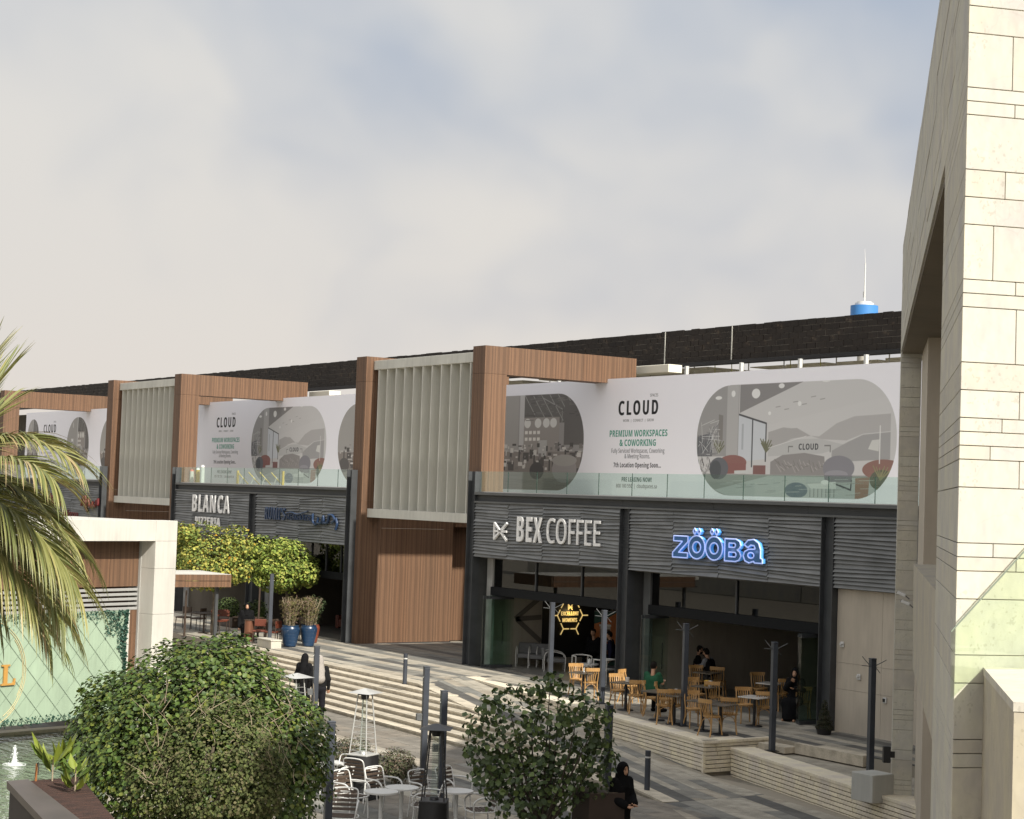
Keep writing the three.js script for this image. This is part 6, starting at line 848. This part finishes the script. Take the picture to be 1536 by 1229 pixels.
for (const [px, py, l] of [[520, 1143.5, 'small round white table left of the near patio heater'], [572, 1187, 'round white table at the bottom edge below the chairs'], [603, 1181, 'round white table between the slatted chairs and the dark poles'], [685, 1186, 'round white table right of the dark poles']]) pedestal('round_table', l, onY(px, py, LOW + 0.73).setY(LOW), 0.32, M.alu, M.alu, 0.73);
// pyramid patio heaters
const heatSteel = mat('heater_steel', [0.5, 0.5, 0.48], { metalness: 0.25, roughness: 0.35 });
function heater(label, pos, m, turn, metal = heatSteel) {
  const t = thing('patio_heater', label, 'patio heater', pos, turn), q = (k, y) => [[-k, -k], [k, -k], [k, k], [-k, k]].map(([x, z]) => V(x, y, z));
  const box = new THREE.CylinderGeometry(0.235 * 1.414, 0.27 * 1.414, 0.86, 4).rotateY(Math.PI / 4).translate(0, 0.47, 0); obj('base_housing', box.toNonIndexed(), m, t); obj('foot', rb(-0.28, 0.28, 0, 0.035, -0.28, 0.28, 0.008), m, t); obj('deck', rb(-0.24, 0.24, 0.9, 0.93, -0.24, 0.24, 0.008), metal, t);
  const a = q(0.275, 0.03), b = q(0.105, 2.14); a.forEach((p, i) => obj('corner_post', bar(p, b[i], 0.014, 0.014, 6), metal, t));
  obj('glass_tube', new THREE.CylinderGeometry(0.06, 0.06, 1.15, 20, 1, true).translate(0, 1.5, 0), M.glass, t); obj('burner', new THREE.CylinderGeometry(0.09, 0.075, 0.09, 20).translate(0, 2.09, 0), M.black, t); obj('collar', new THREE.CylinderGeometry(0.075, 0.09, 0.05, 20).translate(0, 0.955, 0), metal, t);
  obj('hood', new THREE.CylinderGeometry(0.03, 0.30 * 1.3, 0.09, 4).rotateY(Math.PI / 4).translate(0, 2.22, 0).toNonIndexed(), metal, t); obj('hood_bracket', [bx(-0.11, 0.11, 2.13, 2.16, -0.11, -0.09), bx(-0.11, 0.11, 2.13, 2.16, 0.09, 0.11)], M.black, t);
  const wires = []; for (let i = 0; i < 4; i++) for (let k = 0; k < 9; k++) { const y = 1.0 + k * 0.12, f = (y - 0.03) / 2.11, p = a[i].clone().lerp(b[i], f), r2 = a[(i + 1) % 4].clone().lerp(b[(i + 1) % 4], f); wires.push(bar(p, r2, 0.0035, 0.0035, 4)); } obj('guard_wires', wires, metal, t);
  return t;
}
heater('steel pyramid patio heater in the middle of the plaza seating', onY(548, 1034, LOW + 2.25).setY(LOW), M.black, 0.5); heater('black pyramid patio heater between the two dark poles', onY(655, 1087, LOW + 2.25).setY(LOW), M.black, 0.9, mat('heater_dark', [0.05, 0.05, 0.052], { metalness: 0.5, roughness: 0.4 })); heater('patio heater with flat grey hood behind the big tree', onY(446, 1011, LOW + 2.25).setY(LOW), M.black, 0.2);
// square poles with hook arms, and bollards
function hookPole(label, pos, turn, sides = 1) {
  const t = thing('umbrella_pole', label, 'pole', pos, turn); obj('post', rb(-0.062, 0.062, 0, 2.5, -0.062, 0.062, 0.008), M.pole, t); obj('cap', rb(-0.066, 0.066, 2.503, 2.53, -0.066, 0.066, 0.006), M.pole, t); obj('base_plate', rb(-0.13, 0.13, 0, 0.015, -0.13, 0.13, 0.005), M.black, t);
  if (sides) for (const [x, y, z] of [[-0.3, 0.02, 0.06], [-0.2, 0.2, -0.1], [0.28, 0.14, 0.1], [0.24, -0.16, -0.08]]) obj('hook_arm', bar(V(Math.sign(x) * 0.055, 2.36, 0), V(x, 2.36 + y, z), 0.010, 0.008, 6), M.steel, t);
  else for (const s of [-1, 1]) obj('bolt', bar(V(s * 0.06, 2.3, 0), V(s * 0.075, 2.3, 0), 0.018, 0.018, 8), M.chrome, t);
  return t;
}
const T0 = FACE_CAM + 0.35;
hookPole('grey pole with hook arms in front of the coffee shop', onY(824.5, 1037, 0), T0); hookPole('grey pole with hook arms before the near column', onY(902.5, 1056, 0), T0); hookPole('dark pole with hook arms among the wooden chairs', onY(1025, 1089.5, 0), T0); hookPole('black pole with hook arms on the stone coping', onY(1158, 1127, -0.18), T0); hookPole('black pole with thin arms in front of the beige wall', onY(1305, 1166, -0.2), T0, 1); hookPole('tall grey pole before the trees of the middle shop', onY(403.5, 970, 0), T0, 0);
const speakers = { 0: [640, 1000, 'dark pole left of the black patio heater'], 1: [666.5, 1036, 'dark pole right of the black patio heater'], 2: [475.5, 969.5, 'dark pole in front of the white-scarfed person'], 3: [497, 1082, 'short-looking dark pole at the edge of the big tree'], 4: [914, 1058, 'black pole right of the loose tree'] };
for (const k of Object.keys(speakers)) { const [px, py, lab] = speakers[k]; const t = hookPole(lab, onY(px, py, LOW + 2.53).setY(LOW), T0, 0); if (k < 3) { obj('junction_box', rb(-0.2, -0.07, 1.35, 1.5, -0.05, 0.05, 0.01), M.steel, t); } }
function bollard(label, pos) { const t = thing('bollard', label, 'bollard', pos); obj('post', new THREE.CylinderGeometry(0.062, 0.062, 0.72, 20).translate(0, 0.36, 0), M.pole, t); obj('light_ring', new THREE.CylinderGeometry(0.058, 0.058, 0.036, 20).translate(0, 0.738, 0), M.alu, t); obj('head', new THREE.CylinderGeometry(0.062, 0.062, 0.12, 20).translate(0, 0.816, 0), M.pole, t); obj('base_ring', new THREE.CylinderGeometry(0.085, 0.085, 0.012, 20).translate(0, 0.006, 0), M.black, t); return t; }
bollard('slim grey bollard at the head of the stairs', onY(609.5, 1027, 0).add(V(-0.1, 0, 0))); bollard('dark bollard with a pale ring beside the ramp', onY(970.5, 1186, -0.74).setY(-0.76));
// roof terrace things of the middle shop, seen through its railing
for (const [px, py, n, lab] of [[287, 722, 'paint_bucket', 'red and white canister on the middle roof terrace'], [296, 722, 'cone_barrier', 'yellow warning post on the middle roof terrace'], [303, 722, 'roll', 'white roll standing on the middle roof terrace']]) { const p = onZ(px, py, -0.9), t = thing(n, lab, n === 'roll' ? 'roll' : n === 'paint_bucket' ? 'canister' : 'barrier post', V(p.x, 5.6, p.z)); const h = n === 'roll' ? 0.75 : n === 'cone_barrier' ? 0.62 : 0.55; obj('body', new THREE.CylinderGeometry(0.09, 0.1, h, 16).translate(0, h / 2, 0), mat(n, { roll: [0.4, 0.4, 0.38], cone_barrier: [0.36, 0.24, 0.03], paint_bucket: [0.4, 0.38, 0.34] }[n]), t); obj('cap', new THREE.CylinderGeometry(0.06, 0.09, 0.08, 16).translate(0, h + 0.04, 0), n === 'paint_bucket' ? mat('bucket_red', [0.45, 0.12, 0.08]) : M.alu, t); }
{ const a = onZ(356, 722, -0.8), b = onZ(424, 726, -0.8), t = thing('folding_barrier', 'yellow folding barrier on the middle roof terrace', 'barrier', V(a.x, 5.6, -0.8)), L = b.x - a.x, ym = mat('barrier_yellow', [0.36, 0.26, 0.05], { roughness: 0.5 }); for (let i = 0; i < 4; i++) { obj('slat', beam(V(i * L / 4, 0.55, 0), V((i + 1) * L / 4, 0.05, 0), 0.05, 0.02), ym, t); obj('slat', beam(V(i * L / 4 + 0.3, 0.05, 0.03), V((i + 1) * L / 4 - 0.5, 0.35, 0.03), 0.04, 0.02), M.alu, t); } for (const x of [0, L]) obj('post', bx(x - 0.04, x + 0.04, 0, 0.62, -0.04, 0.04), ym, t); }
renderer.setSize(1024, 819);
renderer.render(scene, camera);
